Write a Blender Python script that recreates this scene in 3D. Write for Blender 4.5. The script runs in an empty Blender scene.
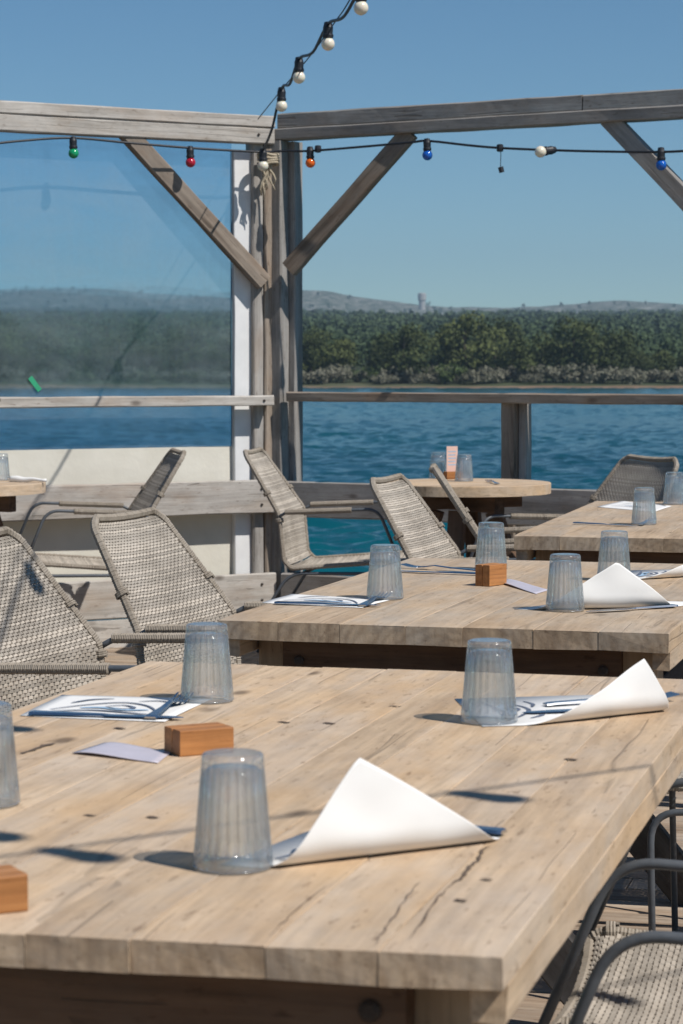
import bpy, math, random
import numpy as np
from mathutils import Vector, Matrix, noise

random.seed(7); rng = np.random.default_rng(7)
scene = bpy.context.scene
COL = scene.collection
PI = math.pi

# ------------------------------------------------------------------ camera geometry
F = 2400.0; CX, CY = 341.5, 512.0; CZ = 1.2
PITCH = math.atan((512.0 - 365.0) / F)
cp, sp = math.cos(PITCH), math.sin(PITCH)

def ray(u, v):
    a, b = (u - CX) / F, (CY - v) / F
    return Vector((a, cp + b * sp, -sp + b * cp))

def on_z(u, v, z):
    """point of the picture ray at height z"""
    r = ray(u, v); t = (z - CZ) / r.z
    return Vector((r.x * t, r.y * t, z))

def at_y(u, v, y):
    """point of the picture ray at distance y in front of the camera"""
    r = ray(u, v); t = y / r.y
    return Vector((r.x * t, y, CZ + r.z * t))

# ------------------------------------------------------------------ mesh builder
class MB:
    def __init__(s):
        s.v = []; s.f = []; s.r = []
    def add(s, verts, faces, rnd=0.0):
        b = len(s.v)
        s.v.extend([tuple(p) for p in verts]); s.r.extend([rnd] * len(verts))
        s.f.extend([tuple(i + b for i in f) for f in faces])
    def loft(s, rings, closed=False, caps=True, rnd=0.0):
        n = len(rings[0]); V = [p for r in rings for p in r]; Fc = []
        m = len(rings)
        for i in range(m if closed else m - 1):
            j = (i + 1) % m
            for k in range(n):
                l = (k + 1) % n
                Fc.append((i * n + k, i * n + l, j * n + l, j * n + k))
        if caps and not closed:
            Fc.append(tuple(range(n))[::-1]); Fc.append(tuple((m - 1) * n + k for k in range(n)))
        s.add(V, Fc, rnd)
    def tube(s, path, r, n=8, closed=False, caps=True, rnd=0.0):
        P = [Vector(p) for p in path]; m = len(P)
        rad = r if isinstance(r, (list, tuple)) else [r] * m
        rings = []; prev = None
        for i in range(m):
            a = P[(i - 1) % m] if (closed or i > 0) else P[0]
            b = P[(i + 1) % m] if (closed or i < m - 1) else P[-1]
            t = (b - a).normalized()
            if prev is None:
                u = t.orthogonal().normalized()
            else:
                u = prev - t * prev.dot(t)
                u = u.normalized() if u.length > 1e-6 else t.orthogonal().normalized()
            prev = u; w = t.cross(u)
            rings.append([P[i] + (u * math.cos(2 * PI * k / n) + w * math.sin(2 * PI * k / n)) * rad[i] for k in range(n)])
        s.loft(rings, closed, caps, rnd)
    def lathe(s, prof, n=24, rib=None, cap_ends=True, center=(0, 0), rnd=0.0):
        rings = []
        for (r, z) in prof:
            ring = []
            for k in range(n):
                a = 2 * PI * k / n
                rr = r * (1 if rib is None else rib(k, z, r))
                ring.append(Vector((center[0] + rr * math.cos(a), center[1] + rr * math.sin(a), z)))
            rings.append(ring)
        s.loft(rings, False, cap_ends, rnd)
    def beam(s, x0, x1, y0, y1, z0, z1, ch=0.004, jit=0.0012, seg=None, rnd=None, seed=0):
        """sawn board along X: chamfered section, slightly wandering along its length"""
        L = x1 - x0; n = seg or max(3, int(abs(L) / 0.06))
        rnd = random.random() if rnd is None else rnd
        sd = rnd * 53.1 + seed
        sec = [(y0 + ch, z0), (y1 - ch, z0), (y1, z0 + ch), (y1, z1 - ch), (y1 - ch, z1), (y0 + ch, z1), (y0, z1 - ch), (y0, z0 + ch)]
        rings = []
        for i in range(n + 1):
            t = i / n; x = x0 + L * t
            ring = []
            sh = 1.0
            for k, (y, z) in enumerate(sec):
                q = Vector((x * 5.0, sd + k * 3.7, 1.3))
                dy = noise.noise(q) * jit * 1.3; dz = noise.noise(q + Vector((0, 0, 9))) * jit * 1.3
                ex = noise.noise(Vector((k * 1.9, sd, 4.4))) * jit * 1.2 if i in (0, n) else 0
                ring.append((x + ex, y + dy, z + dz))
            rings.append(ring)
        s.loft(rings, False, True, rnd)
    def build(s, name, mat, parent=None, matrix=None, smooth=False):
        me = bpy.data.meshes.new(name)
        me.from_pydata(s.v, [], s.f); me.update()
        at = me.attributes.new('rnd', 'FLOAT', 'POINT'); at.data.foreach_set('value', s.r)
        if mat: me.materials.append(mat)
        if smooth: me.polygons.foreach_set('use_smooth', [True] * len(me.polygons))
        o = bpy.data.objects.new(name, me); COL.objects.link(o)
        if parent is not None: o.parent = parent
        if matrix is not None: o.matrix_local = matrix
        return o

def tag(o, label=None, cat=None, group=None, kind=None):
    if label: o['label'] = label
    if cat: o['category'] = cat
    if group: o['group'] = group
    if kind: o['kind'] = kind
    return o

def empty(name, loc, rz=0.0, label=None, cat=None, group=None):
    o = bpy.data.objects.new(name, None); o.empty_display_size = 0.1
    COL.objects.link(o); o.location = loc; o.rotation_euler = (0, 0, rz)
    return tag(o, label, cat, group)

def copy_tree(o, parent=None):
    c = o.copy(); COL.objects.link(c)
    if parent is not None: c.parent = parent
    for ch in list(o.children): copy_tree(ch, c)
    return c

def between(p0, p1, root_loc, up=Vector((0, 0, 1)), yhint=None):
    """local matrix of a part whose X axis runs p0 -> p1; yhint: wanted direction of local Y"""
    p0, p1 = Vector(p0), Vector(p1)
    x = (p1 - p0).normalized()
    y = Vector(yhint) if yhint is not None else up.cross(x)
    y = (y - x * y.dot(x)).normalized(); z = x.cross(y)
    M = Matrix((x, y, z)).transposed().to_4x4()
    M.translation = p0 - Vector(root_loc)
    return M, (p1 - p0).length

# ------------------------------------------------------------------ materials
def new_mat(name):
    m = bpy.data.materials.new(name); m.use_nodes = True
    nt = m.node_tree; b = nt.nodes['Principled BSDF']
    return m, nt, b, nt.nodes, nt.links

def ramp(nt, stops):
    r = nt.nodes.new('ShaderNodeValToRGB'); e = r.color_ramp.elements
    while len(e) < len(stops): e.new(0.5)
    for el, (p, c) in zip(e, stops):
        el.position = p; el.color = (*c, 1) if len(c) == 3 else c
    return r

def mathn(nt, op, a=None, b=None, clamp=False):
    n = nt.nodes.new('ShaderNodeMath'); n.operation = op; n.use_clamp = clamp
    for i, x in enumerate((a, b)):
        if x is None: continue
        if isinstance(x, (int, float)): n.inputs[i].default_value = x
        else: nt.links.new(x, n.inputs[i])
    return n.outputs[0]

def mixc(nt, fac, a, b, mode='MIX'):
    n = nt.nodes.new('ShaderNodeMix'); n.data_type = 'RGBA'; n.blend_type = mode
    for sock, x in ((n.inputs[0], fac), (n.inputs[6], a), (n.inputs[7], b)):
        if isinstance(x, (int, float)): sock.default_value = x
        elif isinstance(x, tuple): sock.default_value = (*x, 1)
        else: nt.links.new(x, sock)
    return n.outputs[2]

def noisen(nt, vec, scale, detail=4, rough=0.55, dist=0.0):
    n = nt.nodes.new('ShaderNodeTexNoise'); n.inputs['Scale'].default_value = scale
    n.inputs['Detail'].default_value = detail; n.inputs['Roughness'].default_value = rough
    n.inputs['Distortion'].default_value = dist
    if vec is not None: nt.links.new(vec, n.inputs['Vector'])
    return n.outputs[0]

def mapping(nt, vec, scale=(1, 1, 1), loc=(0, 0, 0), rot=(0, 0, 0)):
    m = nt.nodes.new('ShaderNodeMapping'); m.inputs['Scale'].default_value = scale
    m.inputs['Location'].default_value = loc; m.inputs['Rotation'].default_value = rot
    nt.links.new(vec, m.inputs['Vector']); return m.outputs[0]

def bump(nt, h, bsdf, strength=0.3, dist=0.002, normal=None):
    b = nt.nodes.new('ShaderNodeBump'); b.inputs['Strength'].default_value = strength
    b.inputs['Distance'].default_value = dist
    nt.links.new(h, b.inputs['Height'])
    if normal is not None: nt.links.new(normal, b.inputs['Normal'])
    if bsdf is not None: nt.links.new(b.outputs[0], bsdf.inputs['Normal'])
    return b.outputs[0]

def wood(name, dark, mid, light, grain=30.0, rough=0.8, knot=0.5, stain=(0.3, 0.29, 0.28), stain_amt=0.4, patch=None, patch_amt=0.0, crack=0.6, var=0.16):
    m, nt, b, N, L = new_mat(name)
    tc = N.new('ShaderNodeTexCoord'); at = N.new('ShaderNodeAttribute'); at.attribute_name = 'rnd'
    oi = N.new('ShaderNodeObjectInfo')
    off = mathn(nt, 'MULTIPLY', mathn(nt, 'ADD', at.outputs['Fac'], oi.outputs['Random']), 37.0)
    cmb = N.new('ShaderNodeCombineXYZ')
    for i in range(3): L.new(off, cmb.inputs[i])
    va = N.new('ShaderNodeVectorMath'); va.operation = 'ADD'
    L.new(tc.outputs['Object'], va.inputs[0]); L.new(cmb.outputs[0], va.inputs[1])
    V = va.outputs[0]
    # slow wander of the fibres
    warp = N.new('ShaderNodeTexNoise'); warp.inputs['Scale'].default_value = 2.2; warp.inputs['Detail'].default_value = 2
    L.new(mapping(nt, V, (1, 2.5, 2.5)), warp.inputs['Vector'])
    wv = N.new('ShaderNodeVectorMath'); wv.operation = 'MULTIPLY_ADD'
    L.new(warp.outputs[1], wv.inputs[0]); wv.inputs[1].default_value = (0.05, 0.03, 0.03); L.new(V, wv.inputs[2])
    VW = wv.outputs[0]
    g1 = noisen(nt, mapping(nt, VW, (1.1, grain, grain)), 1.0, 5, 0.6, 0.3)
    g2 = noisen(nt, mapping(nt, VW, (5.0, grain * 7, grain * 7)), 1.0, 3, 0.6)
    col = ramp(nt, [(0.28, dark), (0.5, mid), (0.72, light)]); L.new(g1, col.inputs[0])
    c = col.outputs[0]
    fib = ramp(nt, [(0.3, (0.80, 0.80, 0.80)), (0.62, (1.06, 1.06, 1.06))]); L.new(g2, fib.inputs[0])
    c = mixc(nt, 1.0, c, fib.outputs[0], 'MULTIPLY')
    # grey, weathered patches
    st = noisen(nt, mapping(nt, V, (1.8, 4, 4)), 1.6, 6, 0.66)
    sr = ramp(nt, [(0.42, (0, 0, 0)), (0.66, (1, 1, 1))]); L.new(st, sr.inputs[0])
    c = mixc(nt, mathn(nt, 'MULTIPLY', sr.outputs[0], stain_amt), c, stain)
    if patch:
        pn = noisen(nt, mapping(nt, V, (1.2, 4, 4), (7, 3, 1)), 2.3, 4, 0.6)
        pr = ramp(nt, [(0.5, (0, 0, 0)), (0.68, (1, 1, 1))]); L.new(pn, pr.inputs[0])
        c = mixc(nt, mathn(nt, 'MULTIPLY', pr.outputs[0], patch_amt), c, patch)
    # board-to-board variation
    wn = N.new('ShaderNodeTexWhiteNoise'); wn.noise_dimensions = '1D'; L.new(off, wn.inputs['W'])
    vr = ramp(nt, [(0, (1 - var * 1.2, 1 - var * 1.25, 1 - var * 1.3)), (0.5, (0.98, 0.97, 0.96)), (1, (1 + var * .75, 1 + var * .7, 1 + var * .62))]); L.new(wn.outputs[0], vr.inputs[0])
    c = mixc(nt, 1.0, c, vr.outputs[0], 'MULTIPLY')
    # knots
    vo = N.new('ShaderNodeTexVoronoi'); vo.inputs['Scale'].default_value = 1.0
    L.new(mapping(nt, V, (4.5, 9, 9)), vo.inputs['Vector'])
    kd = ramp(nt, [(0.06, (1, 1, 1)), (0.15, (0, 0, 0))]); L.new(vo.outputs['Distance'], kd.inputs[0])
    sep = N.new('ShaderNodeSeparateColor'); L.new(vo.outputs['Color'], sep.inputs[0])
    kk = mathn(nt, 'MULTIPLY', kd.outputs[0], mathn(nt, 'GREATER_THAN', sep.outputs[0], 0.62))
    c = mixc(nt, mathn(nt, 'MULTIPLY', kk, knot), c, (0.055, 0.033, 0.02))
    # drying cracks
    cn = noisen(nt, mapping(nt, VW, (0.35, 18, 18), (3, 1, 5)), 1.0, 1, 0.4)
    cr = ramp(nt, [(0.488, (0, 0, 0)), (0.5, (1, 1, 1)), (0.512, (0, 0, 0))]); L.new(cn, cr.inputs[0])
    cm = noisen(nt, mapping(nt, V, (1.5, 3, 3), (5, 8, 2)), 2.0, 2)
    ck = mathn(nt, 'MULTIPLY', cr.outputs[0], mathn(nt, 'GREATER_THAN', cm, 0.54))
    sx = N.new('ShaderNodeSeparateXYZ'); L.new(tc.outputs['Normal'], sx.inputs[0])
    endm = mathn(nt, 'GREATER_THAN', mathn(nt, 'ABSOLUTE', sx.outputs[0]), 0.85)
    ck = mathn(nt, 'MULTIPLY', ck, mathn(nt, 'SUBTRACT', 1.0, endm))
    c = mixc(nt, mathn(nt, 'MULTIPLY', ck, crack), c, (0.05, 0.035, 0.025))
    wr = N.new('ShaderNodeTexWave'); wr.wave_type = 'RINGS'; wr.rings_direction = 'X'; wr.inputs['Scale'].default_value = 17; wr.inputs['Distortion'].default_value = 9; wr.inputs['Detail'].default_value = 3
    L.new(mapping(nt, tc.outputs['Object'], (0, 1, 1), (0, 0.02, -0.60)), wr.inputs['Vector'])
    er = ramp(nt, [(0.0, (0.84, 0.82, 0.80)), (0.5, (0.95, 0.95, 0.95)), (1.0, (1.0, 0.99, 0.98))]); L.new(wr.outputs[1], er.inputs[0])
    en = noisen(nt, mapping(nt, V, (3, 55, 6)), 1.0, 4, 0.6); er2 = ramp(nt, [(0.3, (0.7, 0.68, 0.67)), (0.6, (1, 1, 1))]); L.new(en, er2.inputs[0])
    c = mixc(nt, endm, c, mixc(nt, 1.0, mixc(nt, 1.0, c, er.outputs[0], 'MULTIPLY'), er2.outputs[0], 'MULTIPLY'))
    sp1 = noisen(nt, mapping(nt, V, (26, 95, 95)), 1.0, 3, 0.7); spr = ramp(nt, [(0.60, (1, 1, 1)), (0.72, (0.62, 0.58, 0.55))]); L.new(sp1, spr.inputs[0])
    c = mixc(nt, 1.0, c, spr.outputs[0], 'MULTIPLY')
    mo = noisen(nt, mapping(nt, V, (9, 16, 16), (2, 9, 4)), 1.0, 5, 0.7); mor = ramp(nt, [(0.3, (0.86, 0.84, 0.82)), (0.7, (1.08, 1.08, 1.07))]); L.new(mo, mor.inputs[0])
    c = mixc(nt, 1.0, c, mor.outputs[0], 'MULTIPLY')
    L.new(c, b.inputs['Base Color'])
    b.inputs['Roughness'].default_value = rough; b.inputs['Specular IOR Level'].default_value = 0.25
    h = mathn(nt, 'ADD', mathn(nt, 'MULTIPLY', g1, 0.8), mathn(nt, 'MULTIPLY', g2, 0.5))
    h = mathn(nt, 'SUBTRACT', h, mathn(nt, 'MULTIPLY', ck, 0.8))
    bump(nt, h, b, 0.45, 0.0022)
    return m

def plain(name, col, rough=0.6, metal=0.0, var=0.12, scale=40, bumps=0.0, spec=0.5):
    m, nt, b, N, L = new_mat(name)
    tc = N.new('ShaderNodeTexCoord')
    n = noisen(nt, tc.outputs['Object'], scale, 5, 0.6)
    r = ramp(nt, [(0.3, tuple(x * (1 - var) for x in col)), (0.7, tuple(min(1, x * (1 + var)) for x in col))])
    L.new(n, r.inputs[0]); L.new(r.outputs[0], b.inputs['Base Color'])
    b.inputs['Roughness'].default_value = rough; b.inputs['Metallic'].default_value = metal
    b.inputs['Specular IOR Level'].default_value = spec
    if bumps: bump(nt, n, b, bumps, 0.001)
    return m

M = {}
M['table'] = wood('weathered_table_wood', (0.45, 0.325, 0.215), (0.56, 0.42, 0.285), (0.62, 0.48, 0.34), 15, 0.7, 0.7, (0.52, 0.445, 0.375), 0.6, (0.60, 0.41, 0.235), 0.6, crack=0.3, var=0.07)
M['table_grey'] = wood('greyed_table_wood', (0.40, 0.295, 0.20), (0.50, 0.38, 0.265), (0.565, 0.445, 0.325), 15, 0.72, 0.6, (0.41, 0.37, 0.32), 0.6, (0.53, 0.37, 0.22), 0.5, crack=0.25, var=0.06)
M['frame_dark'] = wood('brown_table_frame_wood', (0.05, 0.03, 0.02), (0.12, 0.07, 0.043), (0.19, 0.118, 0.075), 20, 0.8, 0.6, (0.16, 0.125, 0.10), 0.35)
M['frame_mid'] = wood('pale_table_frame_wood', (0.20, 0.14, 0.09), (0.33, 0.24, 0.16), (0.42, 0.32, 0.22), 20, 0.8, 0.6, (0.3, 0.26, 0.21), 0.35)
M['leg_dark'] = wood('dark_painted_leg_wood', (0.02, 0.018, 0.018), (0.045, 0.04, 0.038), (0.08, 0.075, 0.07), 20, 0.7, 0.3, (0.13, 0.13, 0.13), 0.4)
M['grey'] = wood('silvered_timber', (0.17, 0.158, 0.148), (0.31, 0.295, 0.28), (0.41, 0.395, 0.38), 22, 0.85, 0.6, (0.39, 0.38, 0.37), 0.55, (0.30, 0.20, 0.13), 0.25)
M['grey_pale'] = wood('pale_silvered_timber', (0.26, 0.235, 0.21), (0.42, 0.395, 0.365), (0.52, 0.49, 0.46), 26, 0.85, 0.6, (0.47, 0.455, 0.44), 0.5, (0.36, 0.24, 0.15), 0.3)
M['grey_brown'] = wood('brown_silvered_timber', (0.14, 0.112, 0.09), (0.27, 0.225, 0.185), (0.37, 0.315, 0.265), 22, 0.85, 0.6, (0.3, 0.27, 0.24), 0.45, (0.27, 0.16, 0.09), 0.4)
M['deck'] = wood('deck_board_wood', (0.22, 0.165, 0.12), (0.37, 0.29, 0.22), (0.46, 0.38, 0.30), 24, 0.85, 0.5, (0.36, 0.32, 0.28), 0.5, (0.35, 0.22, 0.13), 0.3)
M['block'] = wood('oiled_block_wood', (0.26, 0.105, 0.035), (0.41, 0.18, 0.062), (0.48, 0.23, 0.085), 40, 0.5, 0.3, (0.4, 0.2, 0.09), 0.2, crack=0.2)
M['metal'] = plain('dark_grey_painted_steel', (0.085, 0.095, 0.108), 0.42, 0.0, 0.15, 60, 0.05)
M['steel'] = plain('cutlery_steel', (0.55, 0.56, 0.58), 0.22, 1.0, 0.05, 20)
M['black'] = plain('black_rubber', (0.012, 0.014, 0.02), 0.5, 0, 0.2, 60)
M['bolt'] = plain('rusty_bolt', (0.05, 0.04, 0.035), 0.6, 0.6, 0.3, 300)
M['paper'] = plain('white_paper', (0.78, 0.77, 0.75), 0.75, 0, 0.015, 25, 0.02, 0.2)
M['ink'] = plain('navy_ink', (0.12, 0.145, 0.20), 0.7, 0, 0.35, 60, 0, 0.2)
M['ink_pale'] = plain('pale_blue_ink', (0.33, 0.47, 0.62), 0.7, 0, 0.25, 60, 0, 0.2)
M['card'] = plain('lilac_card', (0.56, 0.52, 0.58), 0.35, 0, 0.06, 30)
M['pink_card'] = plain('pink_card', (0.70, 0.47, 0.40), 0.5, 0, 0.06, 30)
M['white_post'] = plain('white_painted_board', (0.70, 0.70, 0.70), 0.55, 0, 0.06, 12, 0.1)
M['rope'] = plain('frayed_rope', (0.42, 0.36, 0.27), 0.95, 0, 0.35, 180, 0.6, 0.1)
M['lamp_white'] = plain('milky_glass_bulb', (0.72, 0.67, 0.55), 0.25, 0, 0.03, 10)
M['lamp_green'] = plain('green_glass_bulb', (0.01, 0.30, 0.12), 0.15, 0, 0.05, 10)
M['lamp_red'] = plain('red_glass_bulb', (0.42, 0.012, 0.035), 0.15, 0, 0.05, 10)
M['lamp_orange'] = plain('orange_glass_bulb', (0.75, 0.14, 0.012), 0.15, 0, 0.05, 10)
M['lamp_blue'] = plain('blue_glass_bulb', (0.01, 0.11, 0.48), 0.15, 0, 0.05, 10)
for k in ('lamp_white', 'lamp_green', 'lamp_red', 'lamp_orange', 'lamp_blue'):
    M[k].node_tree.nodes['Principled BSDF'].inputs['Subsurface Weight'].default_value = 0.25
    M[k].node_tree.nodes['Principled BSDF'].inputs['Subsurface Scale'].default_value = 0.01

def wicker(name, a, c, d):
    m, nt, b, N, L = new_mat(name)
    tc = N.new('ShaderNodeTexCoord'); at = N.new('ShaderNodeAttribute'); at.attribute_name = 'rnd'
    oi = N.new('ShaderNodeObjectInfo')
    n1 = noisen(nt, tc.outputs['Object'], 9, 4, 0.6)
    n2 = noisen(nt, tc.outputs['Object'], 160, 3, 0.6)
    r = ramp(nt, [(0.3, a), (0.5, c), (0.72, d)]); L.new(mathn(nt, 'ADD', mathn(nt, 'MULTIPLY', n1, 0.6), mathn(nt, 'MULTIPLY', n2, 0.4)), r.inputs[0])
    v = ramp(nt, [(0, (0.72, 0.72, 0.72)), (1, (1.14, 1.13, 1.12))]); L.new(at.outputs['Fac'], v.inputs[0])
    L.new(mixc(nt, 1.0, r.outputs[0], v.outputs[0], 'MULTIPLY'), b.inputs['Base Color'])
    b.inputs['Roughness'].default_value = 0.7; b.inputs['Specular IOR Level'].default_value = 0.3
    bump(nt, n2, b, 0.3, 0.001)
    return m
M['wicker'] = wicker('grey_beige_wicker', (0.28, 0.245, 0.205), (0.42, 0.375, 0.32), (0.53, 0.48, 0.42))
M['wicker_rim'] = wicker('wrapped_wicker_rim', (0.27, 0.225, 0.175), (0.40, 0.345, 0.28), (0.51, 0.45, 0.385))

def glass_mat():
    m, nt, b, N, L = new_mat('tumbler_glass')
    out = N['Material Output']
    lw = N.new('ShaderNodeLayerWeight'); lw.inputs['Blend'].default_value = 0.5
    tr = ramp(nt, [(0.0, (1.0, 1.0, 1.0)), (0.035, (0.985, 0.988, 0.99)), (0.15, (0.84, 0.86, 0.875)), (0.5, (0.86, 0.885, 0.905)), (1.0, (0.66, 0.72, 0.76))]); L.new(lw.outputs['Facing'], tr.inputs[0])
    t = N.new('ShaderNodeBsdfTransparent'); L.new(tr.outputs[0], t.inputs['Color'])
    g = N.new('ShaderNodeBsdfGlass'); g.inputs['IOR'].default_value = 1.5; g.inputs['Roughness'].default_value = 0.0; g.inputs['Color'].default_value = (0.97, 0.985, 0.99, 1)
    mx = N.new('ShaderNodeMixShader'); mx.inputs[0].default_value = 0.20
    L.new(t.outputs[0], mx.inputs[1]); L.new(g.outputs[0], mx.inputs[2])
    gl = N.new('ShaderNodeBsdfGlossy'); gl.inputs['Roughness'].default_value = 0.08
    lf = N.new('ShaderNodeLayerWeight'); lf.inputs['Blend'].default_value = 0.5
    fres = mathn(nt, 'ADD', mathn(nt, 'MULTIPLY', mathn(nt, 'POWER', lf.outputs['Facing'], 3.2), 0.8), 0.06, True)
    m2 = N.new('ShaderNodeMixShader'); L.new(fres, m2.inputs[0])
    L.new(mx.outputs[0], m2.inputs[1]); L.new(gl.outputs[0], m2.inputs[2])
    # dishwasher film on the worn outside
    d = N.new('ShaderNodeBsdfDiffuse'); d.inputs['Color'].default_value = (0.86, 0.89, 0.91, 1)
    tc = N.new('ShaderNodeTexCoord'); n = noisen(nt, mapping(nt, tc.outputs['Object'], (1, 1, 0.3)), 70, 4, 0.6)
    m3 = N.new('ShaderNodeMixShader'); L.new(mathn(nt, 'MULTIPLY', n, 0.13), m3.inputs[0])
    L.new(m2.outputs[0], m3.inputs[1]); L.new(d.outputs[0], m3.inputs[2])
    L.new(m3.outputs[0], out.inputs[0])
    return m
M['glass'] = glass_mat()

def sheet_mat():
    m, nt, b, N, L = new_mat('clear_plastic_sheet')
    out = N['Material Output']; tc = N.new('ShaderNodeTexCoord')
    V = tc.outputs['Object']
    rf = N.new('ShaderNodeBsdfRefraction'); rf.inputs['IOR'].default_value = 1.06; rf.inputs['Roughness'].default_value = 0.06
    rf.inputs['Color'].default_value = (0.76, 0.88, 0.96, 1)
    t = N.new('ShaderNodeBsdfTransparent'); t.inputs['Color'].default_value = (0.78, 0.89, 0.96, 1)
    mx = N.new('ShaderNodeMixShader'); mx.inputs[0].default_value = 0.3
    L.new(rf.outputs[0], mx.inputs[1]); L.new(t.outputs[0], mx.inputs[2])
    d = N.new('ShaderNodeBsdfDiffuse'); d.inputs['Color'].default_value = (0.58, 0.68, 0.75, 1)
    n1 = noisen(nt, mapping(nt, V, (1.2, 1, 3.0)), 2.2, 6, 0.62, 0.6)
    n2 = noisen(nt, mapping(nt, V, (30, 1, 1.3)), 1.0, 4, 0.6)
    h = ramp(nt, [(0.35, (0.02,) * 3), (0.75, (0.12,) * 3)]); L.new(n1, h.inputs[0])
    hz = mathn(nt, 'ADD', h.outputs[0], mathn(nt, 'MULTIPLY', mathn(nt, 'SUBTRACT', n2, 0.45), 0.07), True)
    m2 = N.new('ShaderNodeMixShader'); L.new(hz, m2.inputs[0]); L.new(mx.outputs[0], m2.inputs[1]); L.new(d.outputs[0], m2.inputs[2])
    gl = N.new('ShaderNodeBsdfGlossy'); gl.inputs['Roughness'].default_value = 0.12
    fr = N.new('ShaderNodeFresnel'); fr.inputs['IOR'].default_value = 1.4
    m3 = N.new('ShaderNodeMixShader'); L.new(fr.outputs[0], m3.inputs[0]); L.new(m2.outputs[0], m3.inputs[1]); L.new(gl.outputs[0], m3.inputs[2])
    L.new(m3.outputs[0], out.inputs[0])
    return m
M['sheet'] = sheet_mat()

def tarp_mat():
    m, nt, b, N, L = new_mat('cream_mesh_tarpaulin')
    tc = N.new('ShaderNodeTexCoord'); V = tc.outputs['Object']
    w1 = N.new('ShaderNodeTexWave'); w1.inputs['Scale'].default_value = 55; w1.bands_direction = 'DIAGONAL'
    L.new(mapping(nt, V, (1, 1, 1), rot=(0, 0, 0)), w1.inputs['Vector'])
    n = noisen(nt, V, 3.5, 5, 0.6)
    r = ramp(nt, [(0.3, (0.58, 0.55, 0.47)), (0.7, (0.70, 0.67, 0.59))]); L.new(n, r.inputs[0])
    k = ramp(nt, [(0.0, (0.95, 0.95, 0.95)), (0.5, (1, 1, 1))]); L.new(w1.outputs[1], k.inputs[0])
    L.new(mixc(nt, 1.0, r.outputs[0], k.outputs[0], 'MULTIPLY'), b.inputs['Base Color'])
    b.inputs['Roughness'].default_value = 0.7
    bump(nt, n, b, 0.3, 0.02)
    return m
M['tarp'] = tarp_mat()

def water_mat():
    m, nt, b, N, L = new_mat('lagoon_water')
    tc = N.new('ShaderNodeTexCoord'); V = tc.outputs['Object']
    n0 = noisen(nt, mapping(nt, V, (0.012, 0.03, 1)), 1.0, 3, 0.5)
    r = ramp(nt, [(0.35, (0.001, 0.052, 0.076)), (0.65, (0.003, 0.080, 0.106))]); L.new(n0, r.inputs[0])
    L.new(r.outputs[0], b.inputs['Base Color'])
    b.inputs['Roughness'].default_value = 0.16; b.inputs['IOR'].default_value = 1.33
    b.inputs['Specular IOR Level'].default_value = 0.17
    n1 = noisen(nt, mapping(nt, V, (0.55, 0.85, 1), rot=(0, 0, 0.3)), 1.0, 5, 0.62, 0.4)
    n2 = noisen(nt, mapping(nt, V, (2.6, 3.6, 1), rot=(0, 0, -0.2)), 1.0, 4, 0.6, 0.3)
    h = mathn(nt, 'ADD', mathn(nt, 'MULTIPLY', n1, 1.0), mathn(nt, 'MULTIPLY', n2, 0.28))
    bump(nt, h, b, 0.35, 0.12)
    return m
M['water'] = water_mat()

def ground_mat():
    m, nt, b, N, L = new_mat('scrub_hillside')
    g = N.new('ShaderNodeNewGeometry'); V = g.outputs['Position']
    sep = N.new('ShaderNodeSeparateXYZ'); L.new(V, sep.inputs[0])
    n1 = noisen(nt, V, 0.02, 6, 0.65); n2 = noisen(nt, V, 0.35, 4, 0.6)
    sand = ramp(nt, [(0.35, (0.17, 0.11, 0.075)), (0.65, (0.27, 0.185, 0.13))]); L.new(n2, sand.inputs[0])
    scrub = ramp(nt, [(0.3, (0.035, 0.05, 0.025)), (0.5, (0.06, 0.075, 0.04)), (0.62, (0.10, 0.105, 0.065)), (0.75, (0.22, 0.20, 0.16))]); L.new(n1, scrub.inputs[0])
    rockn = noisen(nt, mapping(nt, V, (1, 1, 3.5)), 0.09, 9, 0.8)
    rock = ramp(nt, [(0.48, (0.04, 0.06, 0.03)), (0.53, (0.13, 0.135, 0.10)), (0.60, (0.46, 0.44, 0.40))]); L.new(rockn, rock.inputs[0])
    fs = mathn(nt, 'MULTIPLY', mathn(nt, 'ADD', mathn(nt, 'SUBTRACT', sep.outputs[1], 237.0), mathn(nt, 'MULTIPLY', noisen(nt, V, 0.22, 4, 0.6), 8.0)), 0.3, True)
    fr = mathn(nt, 'MULTIPLY', mathn(nt, 'SUBTRACT', sep.outputs[1], 1400.0), 0.005, True)
    c = mixc(nt, fs, sand.outputs[0], scrub.outputs[0]); c = mixc(nt, fr, c, rock.outputs[0])
    L.new(c, b.inputs['Base Color']); b.inputs['Roughness'].default_value = 0.95; b.inputs['Specular IOR Level'].default_value = 0.1
    return m
M['ground'] = ground_mat()

def leaf_mat(name, a, c):
    m, nt, b, N, L = new_mat(name)
    at = N.new('ShaderNodeAttribute'); at.attribute_name = 'rnd'; oi = N.new('ShaderNodeObjectInfo')
    f = mathn(nt, 'ADD', mathn(nt, 'MULTIPLY', at.outputs['Fac'], 0.5), mathn(nt, 'MULTIPLY', oi.outputs['Random'], 0.5))
    L.new(mixc(nt, f, a, c), b.inputs['Base Color'])
    b.inputs['Roughness'].default_value = 0.75; b.inputs['Specular IOR Level'].default_value = 0.2
    return m
M['leaf'] = leaf_mat('pine_foliage', (0.016, 0.030, 0.009), (0.105, 0.122, 0.040))
M['leaf_far'] = leaf_mat('far_pine_foliage', (0.044, 0.072, 0.031), (0.062, 0.092, 0.041))
M['scrub'] = leaf_mat('grey_tamarisk_foliage', (0.125, 0.125, 0.085), (0.20, 0.19, 0.145))
M['scrub_green'] = leaf_mat('green_scrub_foliage', (0.05, 0.08, 0.025), (0.13, 0.16, 0.06))
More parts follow.
